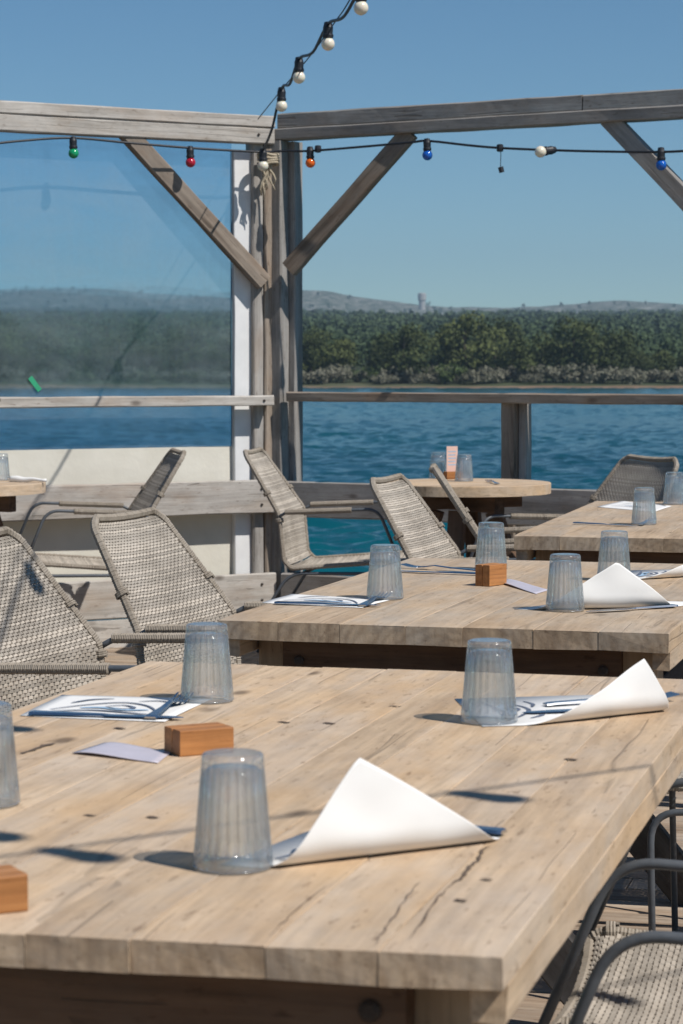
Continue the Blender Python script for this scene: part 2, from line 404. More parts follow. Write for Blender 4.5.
M['bark'] = plain('pine_bark', (0.09, 0.065, 0.05), 0.9, 0, 0.4, 5)
M['concrete'] = plain('pale_concrete', (0.36, 0.35, 0.33), 0.85, 0, 0.1, 0.3)

# ------------------------------------------------------------------ furniture: table
TZ = 0.75
def table_long(loc, rz, L, W, T, planks, mat, label, skew=0.0):
    """long axis = local X, origin on the floor under the middle of the top"""
    root = empty('dining_table', loc, rz, label, 'table', 'long wooden tables on the deck')
    top = MB(); y = -W / 2; ws = [random.uniform(0.85, 1.25) for _ in range(planks)]; s = sum(ws)
    for i, w in enumerate(ws):
        wd = W * w / s; x_end = random.uniform(-.004, .004)
        dz = random.uniform(-0.0006, 0.0)
        top.beam(-L / 2 + x_end * .3, L / 2 + random.uniform(-.006, .006), y + 0.0003, y + wd - 0.0003, TZ - T + dz, TZ + dz, 0.0007, 0.0004, seg=int(L / 0.05))
        y += wd
    top.v = [(x - skew * (yv + W / 2) * min(1, max(0, -x / (L / 2))), yv, zv) for x, yv, zv in top.v]
    worn = []
    for x, yv, zv in top.v:      # rubbed and chipped near end
        if x < -L / 2 + 0.012 + skew * W:
            e = max(0, 1 - (x + L / 2 + skew * (yv + W / 2)) / 0.03)
            if e > 0:
                q = noise.noise(Vector((yv * 23.0, zv * 40, L * 7)))
                x += 0.0035 * q * e
                if zv > TZ - T * 0.5: zv -= 0.0028 * e * (0.4 + abs(q))
                else: zv += 0.0020 * e * q
        worn.append((x, yv, zv))
    top.v = worn
    top.build('tabletop', mat, root)
    for sx in (-1, 1):          # end aprons
        m = MB(); x = sx * (L / 2 - 0.10)
        m.beam(-W / 2 + 0.095, W / 2 - 0.095, -0.016, 0.016, TZ - T - 0.105, TZ - T - 0.001, 0.003)
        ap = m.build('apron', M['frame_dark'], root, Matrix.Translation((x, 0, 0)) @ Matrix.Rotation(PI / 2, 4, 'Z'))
        for ly in (-1, 1):
            m = MB(); m.lathe([(0.0095, 0.0), (0.0095, 0.003), (0.006, 0.005)], 12)
            m.build('bolt', M['bolt'], ap, Matrix.Translation((ly * (W / 2 - 0.125), -sx * 0.016, TZ - T - 0.045)) @ Matrix.Rotation(PI / 2 * sx, 4, 'X'))
    for sy in (-1, 1):          # long aprons
        m = MB(); m.beam(-L / 2 + 0.028, L / 2 - 0.02, -0.015, 0.015, TZ - T - 0.034, TZ - T - 0.0008, 0.002)
        m.build('edge_board', mat, root, Matrix.Translation((0, sy * (W / 2 - 0.0165), 0)))
    for sx in (-1, 1):
        xo = sx * (L / 2 - 0.165)
        for sy in (-1, 1):      # short block in the corner, and one of two crossing planks
            m = MB(); m.beam(0, 0.155, -0.032, 0.032, -0.045, 0.045, 0.004)
            lg = m.build('corner_block', M['frame_mid'], root, Matrix.Translation((xo, sy * (W / 2 - (0.070 if sx < 0 else 0.22)), TZ - T - 0.157)) @ Matrix.Rotation(-PI / 2, 4, 'Y'))
            p0 = Vector((xo + sy * 0.022, -sy * (W / 2 - 0.10), 0.0)); p1 = Vector((xo + sy * 0.022, sy * (W / 2 - 0.11), TZ - T - 0.03))
            Mx, ln = between(p0, p1, (0, 0, 0), yhint=(1, 0, 0))
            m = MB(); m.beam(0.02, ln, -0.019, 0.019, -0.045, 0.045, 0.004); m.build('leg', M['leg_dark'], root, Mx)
    m = MB(); m.beam(-L / 2 + 0.15, L / 2 - 0.15, -0.02, 0.02, 0.305, 0.385, 0.003)
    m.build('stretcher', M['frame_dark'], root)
    return root

def fit_table(pr, pdir, W, L):
    """corner nearest the camera on the right, direction of the long right edge"""
    d = Vector((pdir[0], pdir[1], 0)).normalized(); n = Vector((-d.y, d.x, 0))
    c = Vector((pr[0], pr[1], 0)) + d * (L / 2) + n * (W / 2)
    return c, math.atan2(d.y, d.x)

pr = on_z(503, 955, TZ)
c1, a1 = fit_table(pr, (0.25, 0.968), 0.86, 1.66)
t1 = table_long(c1, a1, 1.66, 0.86, 0.029, 9, M['table'], 'nearest long wooden table with nail marks, in the foreground', 0.055)
pr2 = on_z(669, 633, TZ)
c2, a2 = fit_table(pr2, (0.27, 0.963), 0.80, 1.42)
t2 = table_long(c2, a2, 1.42, 0.80, 0.034, 7, M['table_grey'], 'middle long wooden table just behind the foreground one')
pl3 = on_z(514, 535, TZ)
d3 = Vector((0.235, 0.972, 0)).normalized()
pr3 = pl3 + Vector((d3.y, -d3.x, 0)) * 0.85
c3, a3 = fit_table(pr3, d3, 0.85, 1.65)
t3 = table_long(c3, a3, 1.65, 0.85, 0.038, 7, M['table_grey'], 'long wooden table at the right, third from the camera')

def on_top(tbl, name, mat, pts_px, w):
    # a crack or a nail mark sunk in the top, drawn along picture rays that meet the wood
    P = [on_z(u, v, TZ + 0.0009) for u, v in pts_px]
    if name == 'crack':
        Q = []
        for a_, b_ in zip(P[:-1], P[1:]):
            for k in range(4): Q.append(a_.lerp(b_, k / 4) + Vector((random.uniform(-.0016, .0016), random.uniform(-.0016, .0016), 0)))
        P = Q + [P[-1]]
    o = None; m = MB(); rings = []
    inv = (Matrix.Translation(tbl.location) @ Matrix.Rotation(tbl.rotation_euler.z, 4, 'Z')).inverted()
    V = []; Fc = []
    for i, p in enumerate(P):
        t = (P[min(i + 1, len(P) - 1)] - P[max(i - 1, 0)]).normalized(); n = Vector((-t.y, t.x, 0))
        ww = w * (0.25 + 0.75 * math.sin(PI * (i + 0.5) / len(P))) * random.uniform(.45, 1.4)
        V += [inv @ (p + n * ww / 2), inv @ (p - n * ww / 2)]
    for i in range(len(P) - 1): Fc.append((2 * i, 2 * i + 1, 2 * i + 3, 2 * i + 2))
    m.add(V, Fc); return m.build(name, mat, tbl)
M['crackfill'] = plain('dark_crack', (0.12, 0.085, 0.06), 0.9, 0, 0.4, 200)
for u, v in ((90, 815), (153, 817), (284, 722), (329, 723), (461, 900), (486, 879), (571, 759), (395, 706), (120, 728), (590, 700)):
    on_top(t1, 'nail_mark', M['crackfill'], [(u - 6, v), (u - 3, v - .6), (u, v), (u + 3, v + .4), (u + 6, v)], 0.008)
on_top(t1, 'crack', M['crackfill'], [(452, 884), (462, 877), (470, 866), (478, 860), (482, 850), (490, 846)], 0.004)
on_top(t1, 'crack', M['crackfill'], [(21, 753), (32, 750), (44, 745), (56, 743)], 0.010)
on_top(t1, 'crack', M['crackfill'], [(375, 945), (384, 930), (395, 915), (409, 895), (420, 882)], 0.0014)
on_top(t1, 'crack', M['crackfill'], [(268, 935), (285, 920), (306, 902), (326, 886)], 0.0011)
on_top(t1, 'crack', M['crackfill'], [(410, 938), (425, 918), (440, 896), (452, 884)], 0.0018)

m = MB(); kp = on_z(424, 963, TZ - 0.012) - Vector((0, 0.0025, 0)); inv1 = (Matrix.Translation(t1.location) @ Matrix.Rotation(t1.rotation_euler.z, 4, 'Z')).inverted()
ring = [(0.011 * math.cos(a) * (1 + .25 * math.sin(3 * a)), 0, 0.0036 * math.sin(a)) for a in [2 * PI * k / 16 for k in range(16)]]
m.add([inv1 @ (kp + Matrix.Rotation(a1 - PI / 2, 3, 'Z') @ Vector(q)) for q in ring] , [tuple(range(16))])
tail = [(-0.011, 0.0012), (-0.022, 0.003), (-0.035, 0.005), (-0.045, 0.0055)]
tv = []
for i, (x, z) in enumerate(tail):
    hh = 0.0016 * (1 - i / 4)
    tv += [inv1 @ (kp + Matrix.Rotation(a1 - PI / 2, 3, 'Z') @ Vector((x, 0, z + hh))), inv1 @ (kp + Matrix.Rotation(a1 - PI / 2, 3, 'Z') @ Vector((x, 0, z - hh)))]
m.add(tv, [(2 * i, 2 * i + 1, 2 * i + 3, 2 * i + 2) for i in range(3)])
m.build('knot_hole', M['crackfill'], t1)

def round_table(loc, rz, r, label):
    root = empty('round_table', loc, rz, label, 'table', 'round wooden tables by the fence')
    top = MB(); n = 7
    for i in range(n):
        y0 = -r + 2 * r * i / n + 0.0006; y1 = -r + 2 * r * (i + 1) / n - 0.0006; rnd = random.random()
        ys = [y0 + (y1 - y0) * k / 8 for k in range(9)]
        a = [(-math.sqrt(max(r * r - y * y, 1e-5)), y) for y in ys]; b_ = [(-x, y) for x, y in a[::-1]]
        out = a + b_; k = len(out)
        V = [(x, y, TZ - 0.04) for x, y in out] + [(x, y, TZ - 0.003) for x, y in out] + [(x * 0.995, y * 0.995, TZ) for x, y in out]
        Fc = [tuple(range(k)), tuple(range(2 * k, 3 * k))[::-1]]
        for l in range(2):
            for j in range(k):
                q = (j + 1) % k
                Fc.append((l * k + j, (l + 1) * k + j, (l + 1) * k + q, l * k + q))
        top.add(V, Fc, rnd)
    top.build('tabletop', M['table'], root)
    for ang in (0, PI / 2):
        m = MB(); m.beam(-r * 0.75, r * 0.75, -0.022, 0.022, TZ - 0.10 - (0.004 if ang else 0), TZ - 0.043, 0.003)
        m.build('batten', M['frame_dark'], root, Matrix.Rotation(ang, 4, 'Z') @ Matrix.Translation((0, 0, -0.004 if ang else 0)))
    for k in range(4):
        a = PI / 4 + k * PI / 2
        u = Vector((math.cos(a), math.sin(a), 0))
        Mx, ln = between(u * (r * 0.95), u * (r * 0.35) + Vector((0, 0, TZ - 0.11)), (0, 0, 0))
        m = MB(); m.beam(0.015, ln, -0.03, 0.03, -0.03, 0.03, 0.004); m.build('leg', M['frame_dark'], root, Mx)
    m = MB(); m.lathe([(r * 0.5, 0.30), (r * 0.52, 0.305), (r * 0.52, 0.335), (r * 0.5, 0.34)], 20); m.build('shelf', M['frame_dark'], root)
    return root
RT = Vector((0.475, 9.22, 0)); TL = Vector((-1.47, 9.22, 0))
round_table(RT, 0.5, 0.33, 'round wooden table with splayed legs at the fence corner')
round_table(TL, 1.1, 0.33, 'round wooden table cut by the left edge, before the cream windbreak')

# ------------------------------------------------------------------ furniture: wicker chair
def profile():
    pts = [Vector((0.250, 0.415)), Vector((0.235, 0.432)), Vector((-0.185, 0.398)), Vector((-0.215, 0.43)), Vector((-0.232, 0.61)), Vector((-0.392, 0.854))]
    # dense resample with soft corners
    dense = []
    for a, b in zip(pts[:-1], pts[1:]):
        n = max(2, int((b - a).length / 0.004))
        dense += [a.lerp(b, i / n) for i in range(n)]
    dense.append(pts[-1])
    for _ in range(10):
        dense = [dense[0]] + [(dense[i - 1] + dense[i] * 2 + dense[i + 1]) / 4 for i in range(1, len(dense) - 1)] + [dense[-1]]
    s = [0.0]
    for a, b in zip(dense[:-1], dense[1:]): s.append(s[-1] + (b - a).length)
    return dense, s
PD, PS = profile(); PL = PS[-1]
import bisect
def prof(s):
    s = min(max(s, 0), PL); i = min(max(bisect.bisect(PS, s) - 1, 0), len(PS) - 2)
    t = (s - PS[i]) / (PS[i + 1] - PS[i]); p = PD[i].lerp(PD[i + 1], t)
    d = (PD[min(i + 2, len(PD) - 1)] - PD[max(i - 1, 0)]).normalized()
    return p, Vector((d.y, -d.x))      # normal, towards sitter
S_SEAT = 0.455; S_KINK = S_SEAT + 0.20
def halfw(s):
    if s < S_KINK: w = 0.245 + 0.015 * s / S_KINK
    else: w = 0.260 - 0.085 * (s - S_KINK) / (PL - S_KINK)
    e = PL - s
    if e < 0.035: w -= 0.03 * (1 - e / 0.035) ** 2
    return w
def surf(s, t, off=0.0):
    """t in -1..1 across; off along the surface normal"""
    p, n = prof(s); w = halfw(s); sag = 0.016 * (1 - t * t) * (1.0 if s < S_SEAT else 0.7)
    q = p + n * (off - sag)
    return Vector((q.x, t * w, q.y))

def make_chair():
    root = empty('wicker_chair', (0, 0, 0), 0, '', 'chair', 'wicker armchairs around the tables')
    for name, s0, s1 in (('seat', 0.012, S_SEAT), ('backrest', S_SEAT + 0.004, PL - 0.012)):
        m = MB(); ny = 46
        rows = int((s1 - s0) / 0.0073)
        for i in range(rows):
            s = s0 + (s1 - s0) * (i + 0.5) / rows
            rnd = random.random(); hw = 0.0033 * random.uniform(0.9, 1.08); rings = []
            wob = random.uniform(-.0006, .0006)
            for k in range(ny * 2 + 1):
                t = -1 + 2 * k / (ny * 2)
                ph = k % 2
                o = 0.0 if ph else (0.0025 if ((k // 2 + i) % 2) else -0.0025)
                ss = s + wob * math.sin(k * 0.35 + i)
                th = 0.0012
                rings.append([surf(ss - hw, t, o - th), surf(ss + hw, t, o - th), surf(ss + hw * 0.8, t, o + th), surf(ss - hw * 0.8, t, o + th)])
            m.loft(rings, False, True, rnd)
        nseg = int((s1 - s0) / 0.016)
        for j in range(ny + 1):
            t = -1 + 2 * j / ny; rings = []; dt = 0.0016
            for i in range(nseg + 1):
                s = s0 + (s1 - s0) * i / nseg; w = halfw(s)
                rings.append([surf(s, t - dt / w, -0.0008), surf(s, t + dt / w, -0.0008), surf(s, t + dt / w, 0.0008), surf(s, t - dt / w, 0.0008)])
            m.loft(rings, False, True, 0.15)
        m.build(name, M['wicker'], root)
    # wrapped rim all round
    path = []
    N1 = 190
    for i in range(N1): path.append(surf(PL * i / N1, 1))
    for i in range(70): path.append(surf(PL, 1 - 2 * i / 70))
    for i in range(N1): path.append(surf(PL * (1 - i / N1), -1))
    for i in range(70): path.append(surf(0, -1 + 2 * i / 70))
    fine = []
    for a, b in zip(path, path[1:] + path[:1]): fine += [a, a.lerp(b, 0.5)]
    rad = [(0.0102 if i % 2 else 0.0088) + random.uniform(-.0008, .0008) for i in range(len(fine))]
    m = MB(); m.tube(fine, rad, 7, True); m.build('rim', M['wicker_rim'], root)
    # lashings that hold the weave at the bend
    for sg in (-1, 1):
        for s in (S_KINK - 0.02, S_KINK + 0.10, 0.03):
            p, n = prof(s); path = []; turns = 3
            for k in range(10 * turns + 1):
                a = 2 * PI * k / 10; d = surf(s + 0.0045 * k / 10, sg)
                path.append(d + Vector((n.x * math.cos(a) * 0.0145, math.sin(a) * 0.0145, n.y * math.cos(a) * 0.0145)))
            m = MB(); m.tube(path, 0.0024, 5, rnd=0.1); m.build('lashing', M['wicker_rim'], root)
    def curve(pts, r, n=7):
        """polyline with rounded corners of radius r"""
        P = [Vector(p) for p in pts]; out = [P[0]]
        for i in range(1, len(P) - 1):
            a, b, c = P[i - 1], P[i], P[i + 1]
            u = (a - b); v = (c - b); rr = min(r, u.length * 0.48, v.length * 0.48)
            p0 = b + u.normalized() * rr; p1 = b + v.normalized() * rr
            for k in range(n + 1):
                t = k / n; out.append(p0 * (1 - t) ** 2 + b * 2 * t * (1 - t) + p1 * t * t)
        out.append(P[-1]); return out
    for sg in (-1, 1):
        y = sg * 0.272
        arm = curve([(-0.236, sg * 0.262, 0.600), (-0.20, y, 0.622), (0.165, y, 0.638), (0.266, y, 0.395)], 0.05)
        m = MB(); m.tube(arm, 0.0064, 9); ar = m.build('armrest', M['metal'], root, smooth=True)
        wr = []; rr = []
        for i in range(131):
            wr.append((-0.205 + 0.265 * i / 130, y, 0.6217 + 0.0115 * i / 130)); rr.append((0.0118 if i % 2 else 0.0102) + random.uniform(-.0006, .0006))
        m = MB(); m.tube(wr, rr, 8); m.build('wrapping', M['wicker_rim'], ar)
        lg = curve([(0.235, sg * 0.262, 0.0), (0.245, sg * 0.250, 0.383), (-0.195, sg * 0.250, 0.378), (-0.43, sg * 0.262, 0.0)], 0.06)
        m = MB(); m.tube(lg, 0.0068, 9); fr = m.build('leg_frame', M['metal'], root, smooth=True)
    for x, z in ((0.17, 0.383), (-0.14, 0.379), (-0.335, 0.155)):
        m = MB(); yy = 0.25 if z > .3 else .257
        m.tube([(x, -yy, z), (x, yy, z)], 0.0075, 8); m.build('stretcher', M['metal'], root, smooth=True)
    return root

chair0 = make_chair()
chairs = [   # bend of the back (x, y), facing (x, y), label
    ((-0.606, 4.82), (0.93, -0.36), 'wicker chair cut by the left edge at the middle table'),
    ((-0.352, 5.50), (0.93, -0.36), 'wicker chair left of the middle table, whole woven back in view'),
    ((0.292, 7.30), (0.95, -0.30), 'wicker chair with back cut off by the middle table, before the round table'),
    ((0.476, 8.08), (1.0, -0.03), 'wicker chair seen edge-on in front of the round table'),
    ((1.015, 8.89), (-0.89, -0.46), 'wicker chair at the far side of the third table, turned to the camera'),
    ((-0.20, 9.70), (0.985, -0.17), 'wicker chair seen from the side beside the corner post, facing right'),
    ((-0.815, 9.62), (-0.97, -0.22), 'wicker chair facing left in front of the cream windbreak'),
    (None, (-0.977, 0.213), 'wicker chair tucked under the right side of the foreground table'),
    (None, (-0.977, 0.213), 'nearest wicker chair, only a bent grey arm tube in view'),
    (None, (-0.977, 0.213), 'wicker chair at the right of the middle table, only its corner and legs in view'),
    (None, (-0.977, 0.213), 'wicker chair at the far right of the middle table, just past the right edge'),
]
r1 = Vector((0.53, 2.93)); origins = {7: r1, 8: Vector((0.375, 2.05)), 9: Vector((0.86, 4.56)), 10: Vector((1.07, 5.32))}
for i, (K, f, lab) in enumerate(chairs):
    fv = Vector(f).normalized()
    pos = origins[i] if K is None else Vector(K) + fv * 0.23
    o = chair0 if i == 0 else copy_tree(chair0)
    o.location = (pos.x, pos.y, 0); o.rotation_euler = (0, 0, math.atan2(fv.y, fv.x)); o['label'] = lab

# ------------------------------------------------------------------ tableware
def make_tumbler():
    n = 176; ribs = 22
    m = MB()
    H, rb, rt = 0.103, 0.0365, 0.0275          # rim down, thick foot up
    def rib(k, z, r):
        zz = z / H
        if zz < 0.13 or zz > 0.885: return 1.0
        fade = min(1, (zz - 0.13) / 0.03, (0.885 - zz) / 0.03)
        return 1 - 0.085 * fade * (1 - abs(math.sin(PI * k * ribs / n)) ** 0.8)
    outer = [(rb - 0.0012, 0.0), (rb, 0.0012)] + [(rb + (rt - rb) * t, H * t) for t in [0.05, 0.10, 0.13, 0.145, 0.16, 0.3, 0.45, 0.6, 0.75, 0.86, 0.872, 0.885, 0.93, 0.97]] + [(rt - 0.0012, H * 0.993), (rt - 0.004, H)]
    inner = [(rb - 0.0026, 0.0)] + [(rb - 0.003 + (rt - rb) * t, H * t) for t in [0.02, 0.3, 0.6, 0.84]] + [(rt - 0.006, H * 0.872), (0.012, H * 0.882)]
    rings = []
    for prof_, rb_ in ((outer[::-1], rib), (inner, None)):
        for (r, z) in prof_:
            rings.append([Vector((r * (1 if rb_ is None else rb_(k, z, r)) * math.cos(2 * PI * k / n), r * (1 if rb_ is None else rb_(k, z, r)) * math.sin(2 * PI * k / n), z)) for k in range(n)])
    m.loft(rings, False, True)
    o = m.build('tumbler', M['glass'], smooth=True)
    for p in o.data.polygons:
        if len(p.vertices) > 4: p.use_smooth = False
    # faces wound outside-in if needed
    import bmesh
    bm = bmesh.new(); bm.from_mesh(o.data); bmesh.ops.recalc_face_normals(bm, faces=bm.faces); bm.to_mesh(o.data); bm.free()
    return o
tum0 = make_tumbler()
tumblers = [
    ((233, 866), 'upturned ribbed tumbler beside the big curled sheet, nearest the camera'),
    ((207, 700), 'upturned ribbed tumbler on the flat printed placemat of the foreground table'),
    ((489, 721), 'upturned ribbed tumbler at the right of the foreground table, far corner'),
    ((-15, 803), 'upturned ribbed tumbler cut by the left edge of the foreground table'),
    ((385, 598), 'upturned ribbed tumbler on the flat placemat of the middle table'),
    ((491, 569), 'upturned ribbed tumbler behind the wooden block on the middle table'),
    ((565, 610), 'upturned ribbed tumbler beside the curled white sheet of the middle table'),
    ((614, 580), 'upturned ribbed tumbler behind the curled sheet of the middle table'),
    ((644, 524), 'upturned tumbler at the front of the third table'),
    ((674, 504), 'upturned tumbler at the right edge of the third table'),
    ((438, 478), 'upturned tumbler left of the pink card on the round table'),
    ((464, 481), 'upturned tumbler right of the pink card on the round table'),
    ((1, 480), 'upturned tumbler on the round table at the left edge'),
]
for i, ((u, v), lab) in enumerate(tumblers):
    o = tum0 if i == 0 else tum0.copy()
    if i: COL.objects.link(o)
    p = on_z(u, v, TZ + 0.0012); o.location = p; o.rotation_euler = (0, 0, i * 0.7)
    tag(o, lab, 'glass', 'upturned tumblers on the tables')

def thick_sheet(o, t=0.0004):
    md = o.modifiers.new('thickness', 'SOLIDIFY'); md.thickness = t; md.offset = 1.0
    return o

def ribbon(mb, pts, w, z=0.0):
    P = [Vector((p[0], p[1], 0)) for p in pts]; V = []; Fc = []
    for i, p in enumerate(P):
        t = (P[min(i + 1, len(P) - 1)] - P[max(i - 1, 0)]).normalized(); n = Vector((-t.y, t.x, 0))
        ww = w * (0.35 + 0.65 * math.sin(PI * (i + 0.5) / len(P)))
        V += [p + n * ww / 2 + Vector((0, 0, z)), p - n * ww / 2 + Vector((0, 0, z))]
    for i in range(len(P) - 1): Fc.append((2 * i, 2 * i + 1, 2 * i + 3, 2 * i + 2))
    mb.add(V, Fc)

def drawing(parent, a, b, c, z=0.0016, M_=None):
    """an ink sketch on the sheet: swoops and spots inside the parallelogram a + s*b + t*c"""
    k = MB(); k2 = MB()
    def q(s, t): return (a[0] + b[0] * s + c[0] * t, a[1] + b[1] * s + c[1] * t)
    def sw(pts, w, mb=k):
        P = [Vector(q(*p)) for p in pts]; out = []
        for i in range(len(P) - 1):
            p0, p1, p2, p3 = P[max(i - 1, 0)], P[i], P[i + 1], P[min(i + 2, len(P) - 1)]
            for j in range(7):
                t = j / 7
                out.append(0.5 * ((2 * p1) + (p2 - p0) * t + (2 * p0 - 5 * p1 + 4 * p2 - p3) * t * t + (3 * p1 - p0 - 3 * p2 + p3) * t ** 3))
        out.append(P[-1]); ribbon(mb, out, w, z)
    sw([(0.12, 0.30), (0.30, 0.55), (0.52, 0.72), (0.72, 0.62), (0.86, 0.35)], 0.006)
    sw([(0.15, 0.24), (0.4, 0.33), (0.62, 0.30), (0.9, 0.22)], 0.008)
    sw([(0.45, 0.52), (0.56, 0.60), (0.66, 0.50), (0.56, 0.42), (0.46, 0.50)], 0.006)
    sw([(0.18, 0.62), (0.28, 0.80), (0.42, 0.88)], 0.007)
    sw([(0.3, 0.42), (0.45, 0.46), (0.62, 0.40), (0.78, 0.44)], 0.014, k2)
    sw([(0.62, 0.8), (0.75, 0.86), (0.88, 0.78)], 0.006)
    k.build('drawing', M['ink'], parent); k2.build('tint', M['ink_pale'], parent)

def flat_mat(corners_px, label, z=TZ + 0.0004):
    P = [on_z(u, v, z) for u, v in corners_px]
    c = sum(P, Vector()) / 4
    m = MB(); n = 12; V = []; Fc = []
    for i in range(n + 1):
        for j in range(n + 1):
            s, t = i / n, j / n
            p = (P[0] * (1 - s) + P[1] * s) * (1 - t) + (P[3] * (1 - s) + P[2] * s) * t
            edge = max(0, abs(s - .5) * 2 - 0.75) * 0.004 * (0.5 + 0.5 * math.sin(t * 5))
            V.append(p - c + Vector((0, 0, edge)))
    for i in range(n):
        for j in range(n): Fc.append((i * (n + 1) + j, (i + 1) * (n + 1) + j, (i + 1) * (n + 1) + j + 1, i * (n + 1) + j + 1))
    m.add(V, Fc)
    o = thick_sheet(m.build('placemat', M['paper'], smooth=True), 0.0003); o.location = c
    tag(o, label, 'placemat', 'printed paper placemats')
    a = P[0] - c; b = P[1] - P[0]; d = P[3] - P[0]
    drawing(o, a, b, d, 0.0016)
    return o, P

def curled_mat(A, B, tC, hC, L1, L2, label, R=0.022, amax=96, twist=0.0):
    """sheet lying on the table whose near corner is lifted and bent over along A-B"""
    A = on_z(*A, TZ); B = on_z(*B, TZ); AB = (B - A).length; u = (B - A) / AB; nrm = Vector((-u.y, u.x, 0))
    if nrm.y < 0: nrm = -nrm
    am = math.radians(amax)
    def bend(t, h):
        Rr = R * (1 + twist * (t - 0.5)); a = h / Rr
        if a < am: near, z = Rr * math.sin(a), Rr * (1 - math.cos(a))
        else:
            e = h - Rr * am; near, z = Rr * math.sin(am) + e * math.cos(am), Rr * (1 - math.cos(am)) + e * math.sin(am)
        wv_ = 0.0035 * noise.noise(Vector((t * 5, h * 22, 3.7 + A.x * 9))) * min(1, h / 0.03)
        return A + u * (t * AB) - nrm * (near + wv_) + Vector((0, 0, z + 0.0006))
    m = MB(); nt_, nh = 40, 24; V = []; Fc = []
    for i in range(nt_ + 1):
        t = i / nt_
        hm = hC * (t / tC if t < tC else ((1 - t) / (1 - tC)) ** 0.86)
        for j in range(nh + 1): V.append(bend(t, hm * j / nh) - A)
    for i in range(nt_):
        for j in range(nh):
            k = i * (nh + 1) + j; Fc.append((k, k + nh + 1, k + nh + 2, k + 1))
    m.add(V, Fc)
    Cf = A + u * (tC * AB) - nrm * hC
    e1 = (A - Cf).normalized(); e2 = (B - Cf).normalized()
    A2 = Cf + e1 * L1; B2 = Cf + e2 * L2; D = Cf + e1 * L1 + e2 * L2
    q = [A, A2, D, B2, B]
    b0 = len(m.v); z = Vector((0, 0, 0.0006))
    rowA = [A2.lerp(D, k / 12) for k in range(13)]
    m.add([p - A + z for p in (A, A2, D, B2, B)], [(0, 4, 3, 2, 1)])
    o = thick_sheet(m.build('paper_sheet', M['paper'], smooth=True), 0.0003); o.location = A
    tag(o, label, 'paper sheet', 'paper placemats curled by the wind')
    a = A2.lerp(D, 0.06) - A; b = (D - A2) * 0.86; c = (A - A2) * 0.9
    bb = (B2 - D)
    c = bb.normalized() * min(0.10, bb.length * 0.6)
    drawing(o, a + c * 0.1, b, c, 0.0016)
    return o

flat_mat([(20, 716), (165, 722), (212, 699), (62, 695)], 'flat printed placemat on the foreground table under a tumbler')
flat_mat([(262, 603), (362, 608), (390, 600), (292, 594)], 'flat printed placemat at the left of the middle table')
flat_mat([(597, 507), (655, 512), (672, 506), (622, 501)], 'flat placemat on the third table')
curled_mat((257, 868), (499, 839), 0.37, 0.108, 0.18, 0.20, 'large white sheet curled up to a peak in the foreground', 0.024, 97)
curled_mat((520, 726), (664, 710), 0.80, 0.085, 0.26, 0.25, 'white sheet curled up at the far right of the foreground table', 0.022, 99)
curled_mat((526, 610), (676, 607), 0.585, 0.100, 0.22, 0.26, 'white sheet curled up to a peak on the middle table', 0.022, 97)
curled_mat((628, 580), (712, 575), 0.75, 0.05, 0.22, 0.25, 'low curled white sheet at the right edge of the middle table', 0.02, 95)

def make_knife():
    m = MB(); sec = []
    for x, w, t in [(0, .007, .003), (.004, .009, .0035), (.06, .007, .003), (.095, .006, .0025), (.105, .009, .0012), (.16, .0105, .001), (.19, .008, .0009), (.203, .001, .0006)]:
        sec.append([(x, -w, 0), (x, w, 0), (x, w * .8, t), (x, -w * .8, t)])
    m.loft(sec); return m.build('knife', M['steel'])
def make_fork():
    root = None; m = MB(); sec = []
    for x, w, z in [(0, .008, 0), (.01, .009, 0.001), (.07, .005, .003), (.11, .0035, .006), (.13, .009, .003), (.15, .0125, .001)]:
        sec.append([(x, -w, z), (x, w, z), (x, w * .8, z + .0022), (x, -w * .8, z + .0022)])
    m.loft(sec)
    for k in range(4):
        y = -0.0105 + k * 0.007
        m.loft([[(x, y - .0016, z), (x, y + .0016, z), (x, y + .0013, z + .0018), (x, y - .0013, z + .0018)] for x, z in ((.149, .001), (.17, .002), (.192, .006))])
    return m.build('fork', M['steel'])
kn0 = make_knife(); fk0 = make_fork(); used = set()
def cutlery(proto, p0, p1, label, z=TZ + 0.003):
    a = on_z(*p0, z); b = on_z(*p1, z)
    o = proto if proto.name not in used else proto.copy()
    if proto.name in used: COL.objects.link(o)
    used.add(proto.name)
    o.location = a; o.rotation_euler = (0, 0, math.atan2(b.y - a.y, b.x - a.x))
    tag(o, label, 'fork' if o.name.startswith('fork') else 'knife', 'cutlery on the tables')
cutlery(kn0, (30, 713.5), (160, 717), 'table knife along the near edge of the flat placemat, foreground table')
cutlery(fk0, (150, 718.5), (182, 700), 'fork lying slantwise on the flat placemat, foreground table')
cutlery(kn0, (504, 833), (420, 824), 'knife whose tip pins the big curled sheet')
cutlery(kn0, (666, 706), (560, 711), 'knife pinning the curled sheet at the right of the foreground table')
cutlery(fk0, (545, 705), (640, 700), 'fork beside the curled sheet at the right of the foreground table')
cutlery(kn0, (275, 603), (370, 605), 'knife on the flat placemat of the middle table')
cutlery(fk0, (362, 606), (384, 597), 'fork on the flat placemat of the middle table')
cutlery(kn0, (480, 574), (400, 571), 'knife at the far left of the middle table')
cutlery(fk0, (478, 571), (405, 567), 'fork at the far left of the middle table')
cutlery(kn0, (574, 523), (640, 526), 'knife at the front of the third table')
cutlery(fk0, (640, 525), (658, 519), 'fork beside the tumbler on the third table')
cutlery(fk0, (498, 484), (478, 479), 'fork on the round table at the fence corner', TZ + 0.003)
cutlery(kn0, (676, 606), (610, 610), 'knife pinning the peaked sheet on the middle table')

